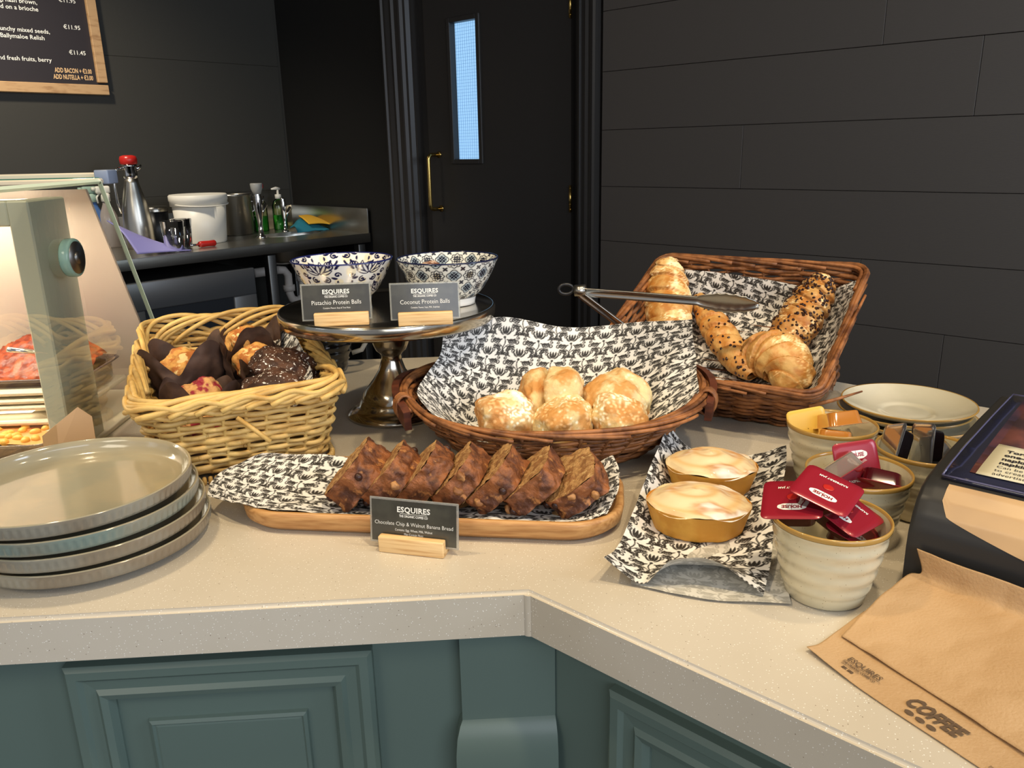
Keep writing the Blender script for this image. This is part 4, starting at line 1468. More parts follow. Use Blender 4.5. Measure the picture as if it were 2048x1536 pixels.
bowl(-.246, 1.180, bowl_tile1(), 6, 'blue and white leaf patterned bowl on the left of the cake stand', S(30, 36, 92), .5)
bowl(-.090, 1.165, bowl_tile2(), 9, 'tile patterned blue and cream bowl on the right of the cake stand', S(24, 30, 60), .2)
for (x, y, z, r, lb, sd) in ((-.117, 1.165, .038, .0245, 'brown coconut protein ball, the larger one heaped in the tile patterned bowl', 2), (-.068, 1.180, .032, .021, 'coconut protein ball lower at the right inside the tile patterned bowl', 5)):
    v, f = ICO4
    o = MB().add(disp(v * r, .003, 60, sd), f).build('protein_ball', M['ball'], loc=(x, y, ZT + z))
    tag(o, lb, 'protein ball', 'protein balls in the tile patterned bowl')


# ------------------------------------------------------------ sign cards in wooden blocks
def sign_card(loc, yaw, label, title, sub, w_=.086, h_=.052, bx=.062, tilt=-.12, scale=1.0, small=.0030, ts_=.0080, boff=0.0):
    o = thing('sign_card', label, 'sign', loc, yaw, group='name cards in wooden blocks')
    mb = MB()
    for (a, b, y0) in ((0, .006, -.0065), (0, .006, .0045)):
        mb.rbox((boff, y0, .0085), (bx, .0085, .017), .0012)
    mb.rbox((boff, -.001, .003), (bx, .016, .006), .0008)
    mb.build('wooden_block', M['pine'], o)
    R = rotm('X', tilt)
    z1 = .006
    mb = MB()
    mb.rbox((0, 0, h_ / 2), (w_, .0009, h_), .0004, R=None, seg=1)
    mb.xf(R, (0, -.001, z1))
    mb.build('laminate', M['lam'], o, smooth=False)
    mb = MB().box((0, -.0006, h_ / 2), (w_ - .0045, .0006, h_ - .0045)).xf(R, (0, -.001, z1))
    cdo = mb.build('card', M['card_blk'], o, smooth=False)
    mb = MB()
    yy = -.00105
    text(mb, 'ESQUIRES', .0078, 0, h_ - .0135, y=yy, bold=.00022, spacing=1.05)
    mb.box((0, yy, h_ - .0150), (.0285, .00008, .0004))
    text(mb, 'THE ORGANIC COFFEE CO', .0034, 0, h_ - .0186, y=yy, bold=.00008, sx=.72)
    text(mb, title, ts_, 0, h_ - .0275, y=yy, bold=-0.00004, sx=.90)
    for i, s in enumerate(sub):
        text(mb, s, small, 0, h_ - .0330 - i * .0042, y=yy, sx=.8)
    mb.xf(R, (0, -.001, z1))
    mb.build('lettering', M['txt'], cdo, smooth=False)
    return o


sign_card((-.226, 1.028, ZT), .10, 'Pistachio Protein Balls sign card in a pine block on the cake stand', 'Pistachio Protein Balls', ['Contains: Peanut, Soya & Tree Nuts'], w_=.090, h_=.048, bx=.070, boff=.006)
sign_card((-.110, 1.020, ZT), .08, 'Coconut Protein Balls sign card in a pine block on the cake stand', 'Coconut Protein Balls', ['Contains: Peanut, Soya, Milk, Sulphites'], w_=.090, h_=.048, bx=.070)
sign_card((-.100, .716, CT), -.26, 'Chocolate Chip & Walnut Banana Bread sign card in front of the oak tray', 'Chocolate Chip & Walnut Banana Bread', ['Contains: Egg, Wheat, Milk, Walnut', 'May Contain Nuts'], w_=.093, h_=.047, bx=.068, ts_=.0056, small=.0034)

# black ribbed jug behind the cane basket
o = thing('ribbed_jug', 'glossy black ribbed jug behind the cane basket under the cake stand', 'jug', (-.335, 1.405, CT), .3)
prf = [(0, .002), (.030, .0), (.034, .003)]
for i in range(7):
    z = .010 + i * .013
    rr_ = .036 + .014 * math.sin(min(1, i / 5) * PI / 2)
    prf += [(rr_ - .002, z - .004), (rr_ + .0015, z + .001), (rr_ + .0015, z + .005)]
prf += [(.050, .100), (.052, .103), (.048, .104), (.044, .09), (.03, .01), (0, .008)]
MB().lathe(prf, 64).build('body', M['blk_cer'], o)
MB().tube([(.048, 0, .085), (.064, 0, .084), (.074, 0, .070), (.074, 0, .050), (.064, 0, .034), (.046, 0, .030)], .0045, 10, ref=(0, 1, 0)).build('handle', M['grey_pl'], o, label='grey ring handle')

# ------------------------------------------------------------ round willow basket with scones
Rb = np.array([0.055, 1.02])
rb_ = thing('scone_basket', 'oval brown willow basket with wooden side handles, holding the scones', 'basket', (*Rb, CT), 0.03)


def rbs(t, N=360):
    rx, ry = .128 + .068 * t ** .85, .114 + .056 * t ** .85
    a = np.linspace(0, 2 * PI, N, endpoint=False)
    X = np.c_[rx * np.cos(a), ry * np.sin(a)]
    Nn = nrm(np.c_[np.cos(a) / rx, np.sin(a) / ry])
    z = .004 + .060 * t + .016 * t * np.clip(X[:, 1] / ry, 0, 1) + .012 * t * (X[:, 0] / rx) ** 4
    return np.c_[X, z], np.c_[Nn, np.zeros(N)]


mb = MB()
weave(mb, rbs, np.linspace(0.0, .93, 15), 360, 36, .0030, .0024, seed=11, jit=.0009, jr=.28, tint=(.55, 1.25))
stakes(mb, rbs, 0, 1.0, 36, .0024, col=(.7, .68, .66))
mb.build('woven_wall', M['wickb'], rb_, color=True)
mb = MB()
Pt, Nt = rbs(1.0, 400)
g = np.random.default_rng(15)
for k in range(30):
    ln = int(g.integers(60, 120))
    idx = (int(k * 400 / 30) + np.arange(ln)) % 400
    s = np.linspace(0, 1, ln)
    Q = Pt[idx] + Nt[idx] * (-.006 + .014 * s + g.uniform(-.002, .002))[:, None]
    Q[:, 2] += g.uniform(-.004, .002) + .007 * np.sin(PI * s + g.uniform(-.3, .3))
    mb.tube(Q[::3], np.linspace(.0034, .0022, len(Q[::3])), 7, col=np.array([1, .97, .92]) * g.uniform(.8, 1.35))
mb.build('twisted_rim', M['wickb'], rb_, color=True)
mb = MB()
X0, _ = rbs(0, 90)
mb.grid(np.array([X0 + (0, 0, .002), X0 * (.02, .02, 1) + (0, 0, .002)]), cv=True, col=np.full((2, 90, 3), .8))
mb.build('base', M['wickb'], rb_, color=True)
for sgn, (a0, a1) in ((-1, (138, 206)), (1, (-26, 42))):
    aa = np.radians(np.linspace(a0, a1, 24))
    hh_ = .062 + .016 * np.sin(PI * np.linspace(0, 1, 24)) ** .6
    C1 = np.c_[.207 * np.cos(aa), .181 * np.sin(aa)]
    G_ = []
    for (do, dz) in ((-.004, -.013), (.005, -.013), (.006, .010), (-.003, .011)):
        G_.append(np.c_[C1 * (1 + do / .2), hh_ + dz])
    G_ = np.array(G_).transpose(1, 0, 2)
    mb = MB().grid(G_, cv=True)
    for e in (0, -1):
        mb.add(G_[e], [(0, 1, 2, 3)])
    hd = mb.build('side_handle', M['hwood'], rb_, angle=40)
    for e, da in ((2, .03), (20, -.03)):
        mb = MB()
        for q in range(5):
            an = aa[e] + da * (q - 2) * .6
            cx_, cy_ = .203 * math.cos(an), .177 * math.sin(an)
            t_ = np.linspace(0, 2 * PI, 14, endpoint=False)
            er = np.array([math.cos(an), math.sin(an), 0])
            P = np.array([(cx_, cy_, hh_[e])]) + np.outer(np.cos(t_) * .011, er) + np.outer(np.sin(t_) * .016, (0, 0, 1))
            mb.tube(P, .0019, 6, closed=True, col=np.array([1, .95, .9]) * g.uniform(.8, 1.3))
        mb.build('cane_wrap', M['wickb'], hd, color=True)
C_ = [[(-.098, .930, 1.030), (-.02, .888, 1.000), (.05, .884, .998), (.13, .902, 1.008), (.216, .925, 1.018)],
      [(-.122, .975, 1.043), (-.04, .955, .978), (.05, .945, .972), (.14, .955, .984), (.236, .962, 1.040)],
      [(-.116, 1.035, 1.050), (-.05, 1.035, .982), (.05, 1.035, .974), (.14, 1.03, .986), (.240, 1.0, 1.058)],
      [(-.100, 1.080, 1.068), (-.03, 1.105, 1.030), (.065, 1.115, 1.022), (.155, 1.10, 1.036), (.243, 1.03, 1.085)],
      [(-.094, 1.095, 1.095), (-.016, 1.140, 1.107), (.08, 1.150, 1.088), (.172, 1.125, 1.098), (.243, 1.045, 1.118)]]
paper_sheet('basket_liner', C_, (.42, .40), 'damask patterned paper rising behind the scones in the oval basket', amp=.0045, freq=16, seed=3, mm=1.05)


def scone(x, y, z, rx, ry, rz, seed, label, tint=(1, 1, 1), split=0.0, rot=0.0, tilt=(0, 0), sugar=0.0):
    o = thing('scone', label, 'scone', (x, y, z), (tilt[0], tilt[1], rot), group='scones in the oval basket')
    v, f = ICO5
    V = v.copy()
    V[:, 2] = np.sign(V[:, 2]) * np.abs(V[:, 2]) ** .85
    r2 = np.hypot(V[:, 0], V[:, 1])
    if split:
        # a deep crease across the bun: the upper half has slipped back
        dgap = V[:, 0] * .9 + V[:, 1] * .25 - .05
        V = V * (1 - split * np.exp(-(dgap / .10) ** 2) * (V[:, 2] > -.3))[:, None]
    V = V * (rx, ry, rz)
    V = disp(V, .0075, 26, seed, 4)
    V = disp(V, .0016, 130, seed + 3, 3)
    n1 = fnoise(V, 30, seed + 5, 3)
    base = np.ones((len(V), 3)) * np.array(tint)
    lowm = np.clip(-(V[:, 2] / rz) * 1.6 - .1, 0, 1)[:, None] * .5
    base = base * (1 - lowm) + np.array([1.06, 1.14, 1.22]) * lowm                          # paler unglazed sides
    sg = np.zeros(len(V))
    if sugar:
        n2 = fnoise(V, 420, seed + 8, 2)
        cen = np.exp(-((V[:, 0] - rx * .15) ** 2 + (V[:, 1] + ry * .1) ** 2) / (rx * .55) ** 2) * (V[:, 2] > 0)
        sg = np.clip((cen * sugar + n2 * 1.3 - .40) * 4, 0, 1)
    else:
        n2 = fnoise(V, 420, seed + 8, 2)
        sg = np.clip((n2 - .42) * 5, 0, 1) * (V[:, 2] > 0) * .5
    base = base * (1 - sg[:, None]) + np.array([1.5, 1.9, 2.9]) * sg[:, None]               # icing sugar
    MB().add(V, f, base).build('bun', M['scone'], o, color=True)


scone(-.008, .958, 1.012, .038, .036, .036, 1, 'scone at the front left of the oval basket, thick with icing sugar', (.86, .76, .66), sugar=1.6)
scone(.064, .948, 1.011, .041, .036, .033, 2, 'round golden scone at the front centre of the oval basket', (.98, .93, .82), sugar=.35, rot=1)
scone(.132, .950, 1.010, .038, .034, .030, 3, 'sugar dusted scone at the front right of the oval basket', (.92, .85, .74), sugar=1.2, rot=2)
scone(.050, 1.002, 1.030, .048, .040, .034, 4, 'split scone folded open at the back left of the pile', (.98, .93, .84), split=.5, rot=-.75, tilt=(.5, -.25))
scone(.136, .996, 1.022, .047, .040, .036, 5, 'largest smooth pale scone at the back right of the pile', (1.0, 1.0, .96), split=.0, rot=.5, tilt=(.3, 0))

# ------------------------------------------------------------ tilted willow basket with croissants
TO, TT = -.565, .427
O3 = np.array([.398, 1.043, CT])
EX = np.array([math.cos(TO), math.sin(TO), 0])
EY = np.array([-math.sin(TO) * math.cos(TT), math.cos(TO) * math.cos(TT), math.sin(TT)])
EZ = np.cross(EX, EY)
RT = np.c_[EX, EY, EZ]
LT = lambda x, y, z: tuple(O3 + EX * x + EY * y + EZ * z)
cb = thing('croissant_basket', 'rectangular brown willow display basket tilted forward, holding croissants', 'basket', tuple(O3), (TT, 0, TO))
BW, BD, BH = .262, .244, .089


def cbs(t, N=340):
    """t = 0 floor of the tray, 1 rim; below 0 the skirt that reaches the worktop"""
    fl = .034 * max(t, 0)
    X, Nn = rrN(BW / 2 + fl, BD / 2 + fl, .022, N)
    return np.c_[X + (-BW / 2, BD / 2), np.full(N, .004 + (BH - .004) * t)], np.c_[Nn, np.zeros(N)]


def wz(Q):
    return (Q @ RT.T)[:, 2] + 0.0


clipf = lambda Q: wz(Q) > .0035
mb = MB()
weave(mb, cbs, np.linspace(0.0, .93, 16), 340, 40, .0026, .0032, seed=21, jit=.0009, jr=.25, tint=(.55, 1.3))
weave(mb, cbs, -np.arange(1, 14) * .075, 340, 40, .0028, .0032, seed=22, jit=.0006, jr=.2, tint=(.5, 1.1), clip=clipf)
stakes(mb, cbs, 0, 1.0, 40, .0022, col=(.75, .72, .7))
stakes(mb, cbs, -1.1, 0, 40, .0022, col=(.7, .68, .66), clip=clipf, k=24)
mb.build('woven_wall', M['wickb'], cb, color=True)
mb = MB()
g = np.random.default_rng(25)
for side in range(12):
    z = .003
    y = .012 + side * (BD - .024) / 11
    mb.tube([(-BW + .01, y, z), (-BW / 2, y, z + .001), (-.01, y, z)], .009, 6, flat=.12, col=np.full(3, g.uniform(.7, 1.1)))
mb.build('base', M['wickb'], cb, color=True)
mb = MB()
Pt, Nt = cbs(1.0, 400)
for k in range(34):
    ln = int(g.integers(50, 110))
    idx = (int(k * 400 / 34) + np.arange(ln)) % 400
    s = np.linspace(0, 1, ln)
    Q = Pt[idx] + Nt[idx] * (-.005 + .012 * s + g.uniform(-.002, .002))[:, None]
    Q[:, 2] += g.uniform(-.005, .003) + .006 * np.sin(PI * s + g.uniform(-.3, .3))
    mb.tube(Q[::3], np.linspace(.0034, .0020, len(Q[::3])), 7, col=np.array([1, .95, .9]) * g.uniform(.8, 1.4))
mb.build('twisted_rim', M['wickb'], cb, color=True)
MB().tube([(.020, -.030, .072), (.045, -.010, .070), (.075, .02, .066)], [.0026, .0024, .0012], 7, col=(1.3, 1.25, 1.1)).build('loose_end', M['wickb'], cb, color=True)
C_ = [[LT(*q) for q in row] for row in (
    [(-.258, -.010, .050), (-.17, -.014, .040), (-.08, -.014, .040), (-.012, -.010, .045), (.026, .0, .075)],
    [(-.262, .055, .016), (-.17, .060, .013), (-.08, .060, .013), (-.014, .06, .016), (.029, .06, .080)],
    [(-.268, .15, .020), (-.17, .15, .013), (-.08, .15, .013), (-.012, .15, .020), (.030, .15, .085)],
    [(-.272, .225, .030), (-.18, .232, .018), (-.09, .232, .018), (-.016, .225, .030), (.030, .21, .088)],
    [(-.270, .262, .078), (-.19, .262, .076), (-.10, .260, .068), (-.02, .256, .060), (.024, .242, .090)])]
paper_sheet('basket_liner', C_, (.36, .34), 'damask patterned paper lining the croissant basket', amp=.004, freq=20, seed=13, mm=1.1, off=(.01, .02), rotp=.3)


def croissant(name_label, path, R, nseg, seed, tint=(1, 1, 1), chips=0, sugar=0.0, squash=.85, up=None, endr=.25, skew=.9):
    P0_ = np.array(path, float)
    n_ = 150
    tt_ = np.linspace(0, 1, len(P0_))
    s = np.linspace(0, 1, n_)
    P = np.stack([np.interp(s, tt_, P0_[:, k]) for k in range(3)], 1)
    ker = np.ones(25) / 25
    P = np.stack([np.convolve(np.pad(P[:, k], 12, mode='edge'), ker, 'valid') for k in range(3)], 1)
    c = P.mean(0)
    o = thing('croissant', name_label, 'croissant', tuple(c), group='croissants in the tilted basket')
    T = nrm(np.gradient(P, axis=0))
    upv = EZ if up is None else np.array(up)
    Bn = nrm(np.cross(T, upv))
    Nn = np.cross(Bn, T)
    m = 72
    th = np.linspace(0, 2 * PI, m, endpoint=False)
    G_ = np.zeros((n_, m, 3))
    Cc_ = np.ones((n_, m, 3)) * np.array(tint) * .92
    for i in range(n_):
        # wrapped layers: shoulder of each layer runs obliquely round the roll
        q = s[i] * nseg + skew * np.cos(th) * .35
        env = endr + (1 - endr) * np.sin(PI * np.clip(s[i] * .96 + .02, 0, 1)) ** .75
        d = abs(s[i] - .5) * 2
        ph_ = (q % 1.0)
        ph_ = ph_ if s[i] < .5 else 1 - ph_
        lay = .80 + .24 * (1 - np.exp(-ph_ * 3.2)) - .06 * (ph_ > .93)
        r = R * env * lay
        G_[i] = P[i] - c + np.outer(np.cos(th) * r, Bn[i]) + np.outer(np.sin(th) * r * squash, Nn[i])
        k = np.clip((ph_ - .75) * 4, 0, 1)[:, None] * .25
        Cc_[i] *= (1 - k * np.array([.5, .8, 1.0])) * (1.06 - .06 * np.clip(ph_, 0, 1))[:, None]
        Cc_[i] *= (.86 + .14 * (1 - d ** 3))
    V = disp(G_.reshape(-1, 3), .0018, 70, seed, 3, axis=None)
    C2 = Cc_.reshape(-1, 3)
    if sugar:
        n2 = fnoise(V, 380, seed + 4, 2)
        n3 = fnoise(V, 26, seed + 2, 2)
        upn = ((V @ upv) / R)
        sg = np.clip((n3 * 1.4 + sugar + n2 * .8 - .75 + .25 * upn) * 3.5, 0, 1)[:, None]
        C2 = C2 * (1 - sg) + np.array([1.5, 2.0, 3.2]) * sg
    mb = MB().grid(V.reshape(n_, m, 3)[:, ::-1], cv=True, col=C2.reshape(n_, m, 3)[:, ::-1])
    mb.build('roll', M['croi'], o, color=True)
    if chips:
        g_ = np.random.default_rng(seed)
        mb = MB()
        W_ = V.reshape(n_, m, 3)
        v, f = ico(1)
        for _ in range(chips):
            i, j = int(g_.integers(6, n_ - 6)), int(g_.integers(0, m // 2 + 1))
            p = W_[i, j]
            sc3 = g_.uniform(.0012, .0034, 3)
            R3 = np.array(Matrix.Rotation(g_.uniform(0, 6), 3, Vector(g_.normal(size=3))))
            mb.add((v * sc3) @ R3.T + p * (1 + .0005), f)
        mb.build('chocolate_flakes', M['choc'], o, smooth=False, kind='stuff')
    return o


croissant('sugar dusted croissant standing against the left wall of the tilted basket', [LT(-.272, .250, .108), LT(-.268, .225, .085), LT(-.250, .175, .060), LT(-.232, .125, .050), LT(-.215, .085, .040)], .038, 7, 31, (.92, .82, .68), sugar=.62)
croissant('chocolate flecked pastry lying diagonally in the middle of the tilted basket', [LT(-.222, .232, .050), LT(-.190, .190, .040), LT(-.150, .140, .034), LT(-.110, .090, .032), LT(-.080, .062, .030)], .0255, 9, 33, (1.0, .92, .80), chips=70)
croissant('dark chocolate crusted pastry leaning on the right back corner', [LT(-.020, .250, .092), LT(-.028, .225, .076), LT(-.042, .180, .056), LT(-.052, .135, .048), LT(-.056, .100, .042)], .034, 8, 36, (.80, .68, .54), chips=300, sugar=.15)
croissant('plain pale croissant, the nearest one, curled at the front right of the tilted basket', [LT(-.112, .118, .022), LT(-.088, .112, .036), LT(-.055, .100, .046), LT(-.028, .072, .042), LT(-.030, .034, .028)], .041, 7, 38, (.98, .92, .80), sugar=.22)

# ------------------------------------------------------------ steel tongs lying across the baskets
tg_ = thing('serving_tongs', 'steel serving tongs with black hanging ring lying across the two willow baskets', 'tongs', (.102, 1.20, 1.132))


def arm(a, b, name, roll):
    a, b = np.array(a), np.array(b)
    d = nrm(b - a)
    L_ = np.linalg.norm(b - a)
    side = nrm(np.cross(d, (0, 0, 1)))
    upn_ = np.cross(side, d)
    ro = math.radians(roll)
    side, upn_ = side * math.cos(ro) + upn_ * math.sin(ro), -side * math.sin(ro) + upn_ * math.cos(ro)
    R = np.c_[d, side, upn_]
    n_ = 60
    s = np.linspace(0, 1, n_)
    cs_ = np.linspace(-1, 1, 11)
    G_ = np.zeros((n_, 11, 3))
    for i, q in enumerate(s):
        if q < .68:
            wdt, dep = .0088, .006
        else:
            e = (q - .68) / .32
            wdt = .0088 + .0115 * math.sin(PI * min(1, e * 1.05)) ** .7 + (0.0014 * math.cos(e * 40) if e > .2 else 0)
            dep = .006 + .002 * math.sin(PI * e)
            if e > .93: wdt *= max(.25, 1 - (e - .93) * 8)
        if q < .05: wdt *= .8
        G_[i] = np.c_[np.full(11, q * L_), cs_ * wdt, dep * (1 - np.abs(cs_) ** 2.6) - .002]
    o = MB().grid(G_ @ R.T + a).build(name, M['steel'], tg_, loc=None)
    sm_ = o.modifiers.new('s', 'SOLIDIFY')
    sm_.thickness = .0011
    return o


arm((0, 0, 0), (.250, -.080, -.011), 'arm', 50)
arm((0, 0.002, -.001), (.118, -.010, -.092), 'arm', 40)
mb = MB().tube([(-.004, .002, .001), (.012, -.002, .002)], .0085, 14)
mb.build('hinge', M['steel'], tg_)
MB().tube([(-.017 + .011 * math.cos(a), .005, .003 + .0075 * math.sin(a)) for a in np.linspace(0, 2 * PI, 24, endpoint=False)], .0024, 8, closed=True, ref=(0, 1, 0)).build('hanging_ring', M['black_pl'], tg_, label='black rubber ring')

# ------------------------------------------------------------ oak tray of banana bread
TY = -.127
tc_ = np.array([-.088, .820])
tr = thing('oak_tray', 'long oval-ended oak tray under the sliced banana bread', 'tray', (*tc_, CT), TY)
L = []
for q, z in ((-.030, .0), (-.010, .0008), (-.002, .008), (0, .020), (-.002, .0235), (-.006, .0235), (-.010, .019), (-.018, .013), (-.030, .0115)):
    X, _ = rrN(.208 + q, .083 + q, .060 + q * .9, 200)
    L.append(np.c_[X, np.full(200, z)])
X, _ = rrN(.178, .053, .03, 200)
L.append(np.c_[X * .01, np.full(200, .0115)])
mb = MB().grid(np.array(L), cv=True)
X2 = L[0].copy()
mb.grid(np.array([X2 * (.01, .01, 0), X2]), cv=True)
mb.build('tray_body', M['wood'], tr)
ct_, st_ = math.cos(TY), math.sin(TY)
LY = lambda x, y, z: (tc_[0] + ct_ * x - st_ * y, tc_[1] + st_ * x + ct_ * y, CT + z)
C_ = [[LY(*q) for q in row] for row in (
    [(-.250, -.034, .018), (-.200, -.066, .0265), (-.150, -.074, .0245), (-.06, -.072, .0185), (.06, -.072, .0185), (.160, -.072, .020), (.190, -.060, .026)],
    [(-.254, -.010, .026), (-.202, -.034, .0270), (-.150, -.035, .018), (-.06, -.035, .0135), (.06, -.035, .0135), (.150, -.030, .0145), (.200, -.03, .034)],
    [(-.246, .020, .032), (-.200, .014, .0285), (-.150, .010, .020), (-.06, .01, .0135), (.06, .01, .0135), (.150, .01, .0145), (.203, .01, .042)],
    [(-.222, .052, .036), (-.190, .062, .033), (-.145, .066, .030), (-.06, .058, .020), (.06, .058, .020), (.150, .058, .020), (.196, .050, .046)])]
paper_sheet('tray_liner', C_, (.46, .17), 'damask patterned paper between the oak tray and the banana bread', amp=.003, freq=26, seed=23, mm=1.0, off=(.0, .015))


def bread(x, lean, label, seed, th_=.026, yaw=0.0, dz=0.0, w_=.078, h_=.061, y=-.027):
    """slice of loaf: cut faces look along x, crust runs round the edge"""
    p = LY(x, y, .0135 + dz)
    o = thing('banana_bread_slice', label, 'bread slice', p, (0, lean, TY + yaw), group='leaning slices of banana bread')
    n_ = 90
    a = np.linspace(0, 2 * PI, n_, endpoint=False)
    # loaf section: flat bottom, domed top
    ex_ = 2.0 / 3.4
    cy_ = np.sign(np.cos(a)) * np.abs(np.cos(a)) ** ex_ * w_ / 2
    cz_ = np.sign(np.sin(a)) * np.abs(np.sin(a)) ** (ex_ * 1.05) * h_ / 2
    cz_ = cz_ + .006 * (cz_ > 0) * np.cos(cy_ / (w_ / 2) * PI / 2)
    cy_ = cy_ * (1 + .08 * cz_ / (h_ / 2))
    cz_ = cz_ + h_ / 2
    xs = np.linspace(-th_ / 2, th_ / 2, 14)
    G_ = np.array([np.c_[np.full(n_, q), cy_, cz_] for q in xs])
    cen = np.array([0, 0, h_ / 2])
    V = G_.reshape(-1, 3)
    nn_ = fnoise(V + (x * 3, 0, 0), 55, seed, 4)
    dirn = nrm((V - cen) * (0, 1, 1))
    V = V + dirn * (nn_ * .0062)[:, None]
    G_ = V.reshape(14, n_, 3)
    MB().grid(G_, cv=True).build('crust', M['crust'], o)
    mb = MB()
    for e, s in ((0, -1), (-1, 1)):
        rings = []
        for k, q in enumerate(np.linspace(1, .02, 16)):
            R_ = (G_[e] - cen) * (1, q, q) + cen
            R_[:, 0] += fnoise(R_ + (seed, 0, 0), 110, seed + 2, 3) * .0018 + s * .0012 * min(1, (1 - q) * 8)
            rings.append(R_)
        mb.grid(np.array(rings), cv=True)
    mb.build('crumb', M['crumb'], o)
    g_ = np.random.default_rng(seed)
    for k in range(5):
        v, f = ICO3
        a_ = g_.uniform(PI * .85, PI * 1.5) if k < 4 else g_.uniform(.3, 1.2)
        i = int((a_ / (2 * PI)) * n_) % n_
        j = int(g_.integers(3, 11))
        pp = G_[j, i]
        if k % 2:
            MB().add(disp(v * (.0055, .0045, .004), .002, 200, seed + k) + pp, f).build('walnut_piece', M['nut'], o)
        else:
            MB().add(v * (.0045, .0040, .0040) + pp, f).build('chocolate_chip', M['choc'], o)
    return o


names = ['first slice of banana bread at the left end of the row', 'second slice of banana bread from the left end', 'third slice of banana bread from the left end',
         'fourth slice of banana bread, the middle of the row', 'fifth slice of banana bread, its paler crumb edge showing', 'sixth slice of banana bread, leaning behind the last one', 'last slice of banana bread at the right end, its cut face turned up']
xs_ = [-.100, -.063, -.026, .012, .050, .088, .128]
for k, (x, nm) in enumerate(zip(xs_, names)):
    bread(x, (.72, .74, .72, .74, .78, .84, .98)[k], nm, 40 + k, th_=.030 if k == 0 else .0255, dz=(.008, .008, .008, .008, .008, .009, .010)[k], yaw=(.10, .08, .08, .05, .02, 0, .25)[k])

# ------------------------------------------------------------ two iced oval cakes on paper
C_ = [[(.079, .647, .985), (.112, .636, .966), (.139, .632, .990), (.178, .628, .988), (.214, .612, .966)],
      [(.098, .690, .974), (.130, .680, .9645), (.160, .672, .9645), (.195, .664, .9655), (.232, .652, .972)],
      [(.122, .755, .978), (.150, .742, .9615), (.185, .735, .9615), (.220, .727, .9615), (.256, .716, .976)],
      [(.150, .830, .990), (.178, .820, .9615), (.212, .812, .9615), (.248, .803, .9615), (.286, .790, .980)],
      [(.176, .900, .998), (.205, .890, .9625), (.240, .880, .9615), (.276, .872, .963), (.316, .862, .985)],
      [(.196, .950, 1.006), (.222, .948, .974), (.256, .940, .964), (.290, .928, .968), (.330, .905, .990)]]
paper_sheet('paper_sheet', C_, (.16, .32), 'curling damask patterned sheet on the worktop under the two iced cakes', amp=.0022, freq=30, seed=33, mm=.8, rotp=.0)
C_ = [[(.235, .602, .9625), (.165, .612, .9625), (.103, .640, .9625)], [(.246, .660, .9635), (.180, .67, .9612), (.115, .69, .9612)], [(.262, .76, .9635), (.215, .78, .9612), (.160, .80, .9612)]]
paper_sheet('paper_sheet', C_, (.16, .18), 'lower damask sheet folded face down, showing under the front edge of the upper one', amp=.001, freq=30, seed=35, mm=.9)


def iced(x, y, rx, ry, h, yaw, seed, label):
    o = thing('iced_cake', label, 'cake', (x, y, .9622), yaw, group='iced oval cakes')
    n_ = 110
    t = np.linspace(0, 2 * PI, n_, endpoint=False)
    prof_ = [(0, .001), (.80, .0), (.84, .002), (.90, .012), (.96, .022), (.985, h - .010), (.985, h - .007)]
    fn = lambda P, t_: P
    mb = MB()
    G_ = np.array([np.c_[q * rx * np.cos(t), q * ry * np.sin(t), np.full(n_, z)] for q, z in prof_])
    V = disp(G_.reshape(-1, 3), .0015, 50, seed)
    V[:, 2] = np.maximum(V[:, 2], 0.0)
    mb.grid(V.reshape(len(prof_), n_, 3), cv=True).build('cake_side', M['cake'], o)
    qs = np.linspace(1, .01, 34)
    G_ = []
    Cc_ = []
    for q in qs:
        z = h - .007 + .014 * (1 - q ** 2.2)
        ang = t + 2.2 * (1 - q)
        lip = .004 * max(0, q - .9) * 10
        ridge = .0009 * np.cos(q * 14 + t + seed) * (q < .92)
        wav = .0025 * np.cos(5 * t + seed) * (q > .93)
        G_.append(np.c_[(q * rx * .992) * np.cos(t), (q * ry * .992) * np.sin(t), z + ridge - lip * .25 + wav])
        k = .5 + .5 * np.cos(q * 14 + t + seed + 1.3)
        tint = (1 - np.outer(k ** 3, [.05, .20, .38])) * np.array([1, .99, .97])
        Cc_.append(tint)
    V = disp(np.array(G_).reshape(-1, 3), .0012, 60, seed + 4)
    MB().grid(V.reshape(34, n_, 3)[:, ::-1], cv=True, col=np.array(Cc_)[:, ::-1]).build('icing', M['icing'], o, color=True)


iced(.188, .750, .0535, .0440, .036, -.25, 1, 'nearer of the two iced oval cakes, its side deep golden')
iced(.226, .850, .0520, .0440, .036, -.25, 3, 'farther of the two iced oval cakes, with a pale smooth top')


# ------------------------------------------------------------ speckled cups with jam portions
def cup(x, y, label, yaw=0.0, s=1.0):
    o = thing('ribbed_cup', label, 'cup', (x, y, CT), yaw, group='speckled cups of jam portions')
    pr = [(0, .003), (.030, .003), (.032, .0), (.0345, .002), (.0362, .010)]
    zs = np.linspace(.012, .0715, 44)
    for z in zs:
        q = (z - .012) / .0595
        pr.append((.0368 + .0130 * q ** .85 + .0007 * math.sin(q * 2 * PI * 4.2), z))
    MB().lathe(np.array(pr) * s, 84).build('body', M['cup'], o)
    MB().lathe(np.array([(.0502, .0715), (.0508, .0735), (.0506, .0755), (.0497, .0765), (.0486, .0755), (.0480, .0735)]) * s, 84).build('rim', M['cup_rim'], o, label='ochre glazed rim')
    MB().lathe(np.array([(.0480, .0735), (.0455, .060), (.040, .040), (.0345, .018), (.028, .008), (0, .0065)]) * s, 64).build('inside', M['cup'], o)
    return o


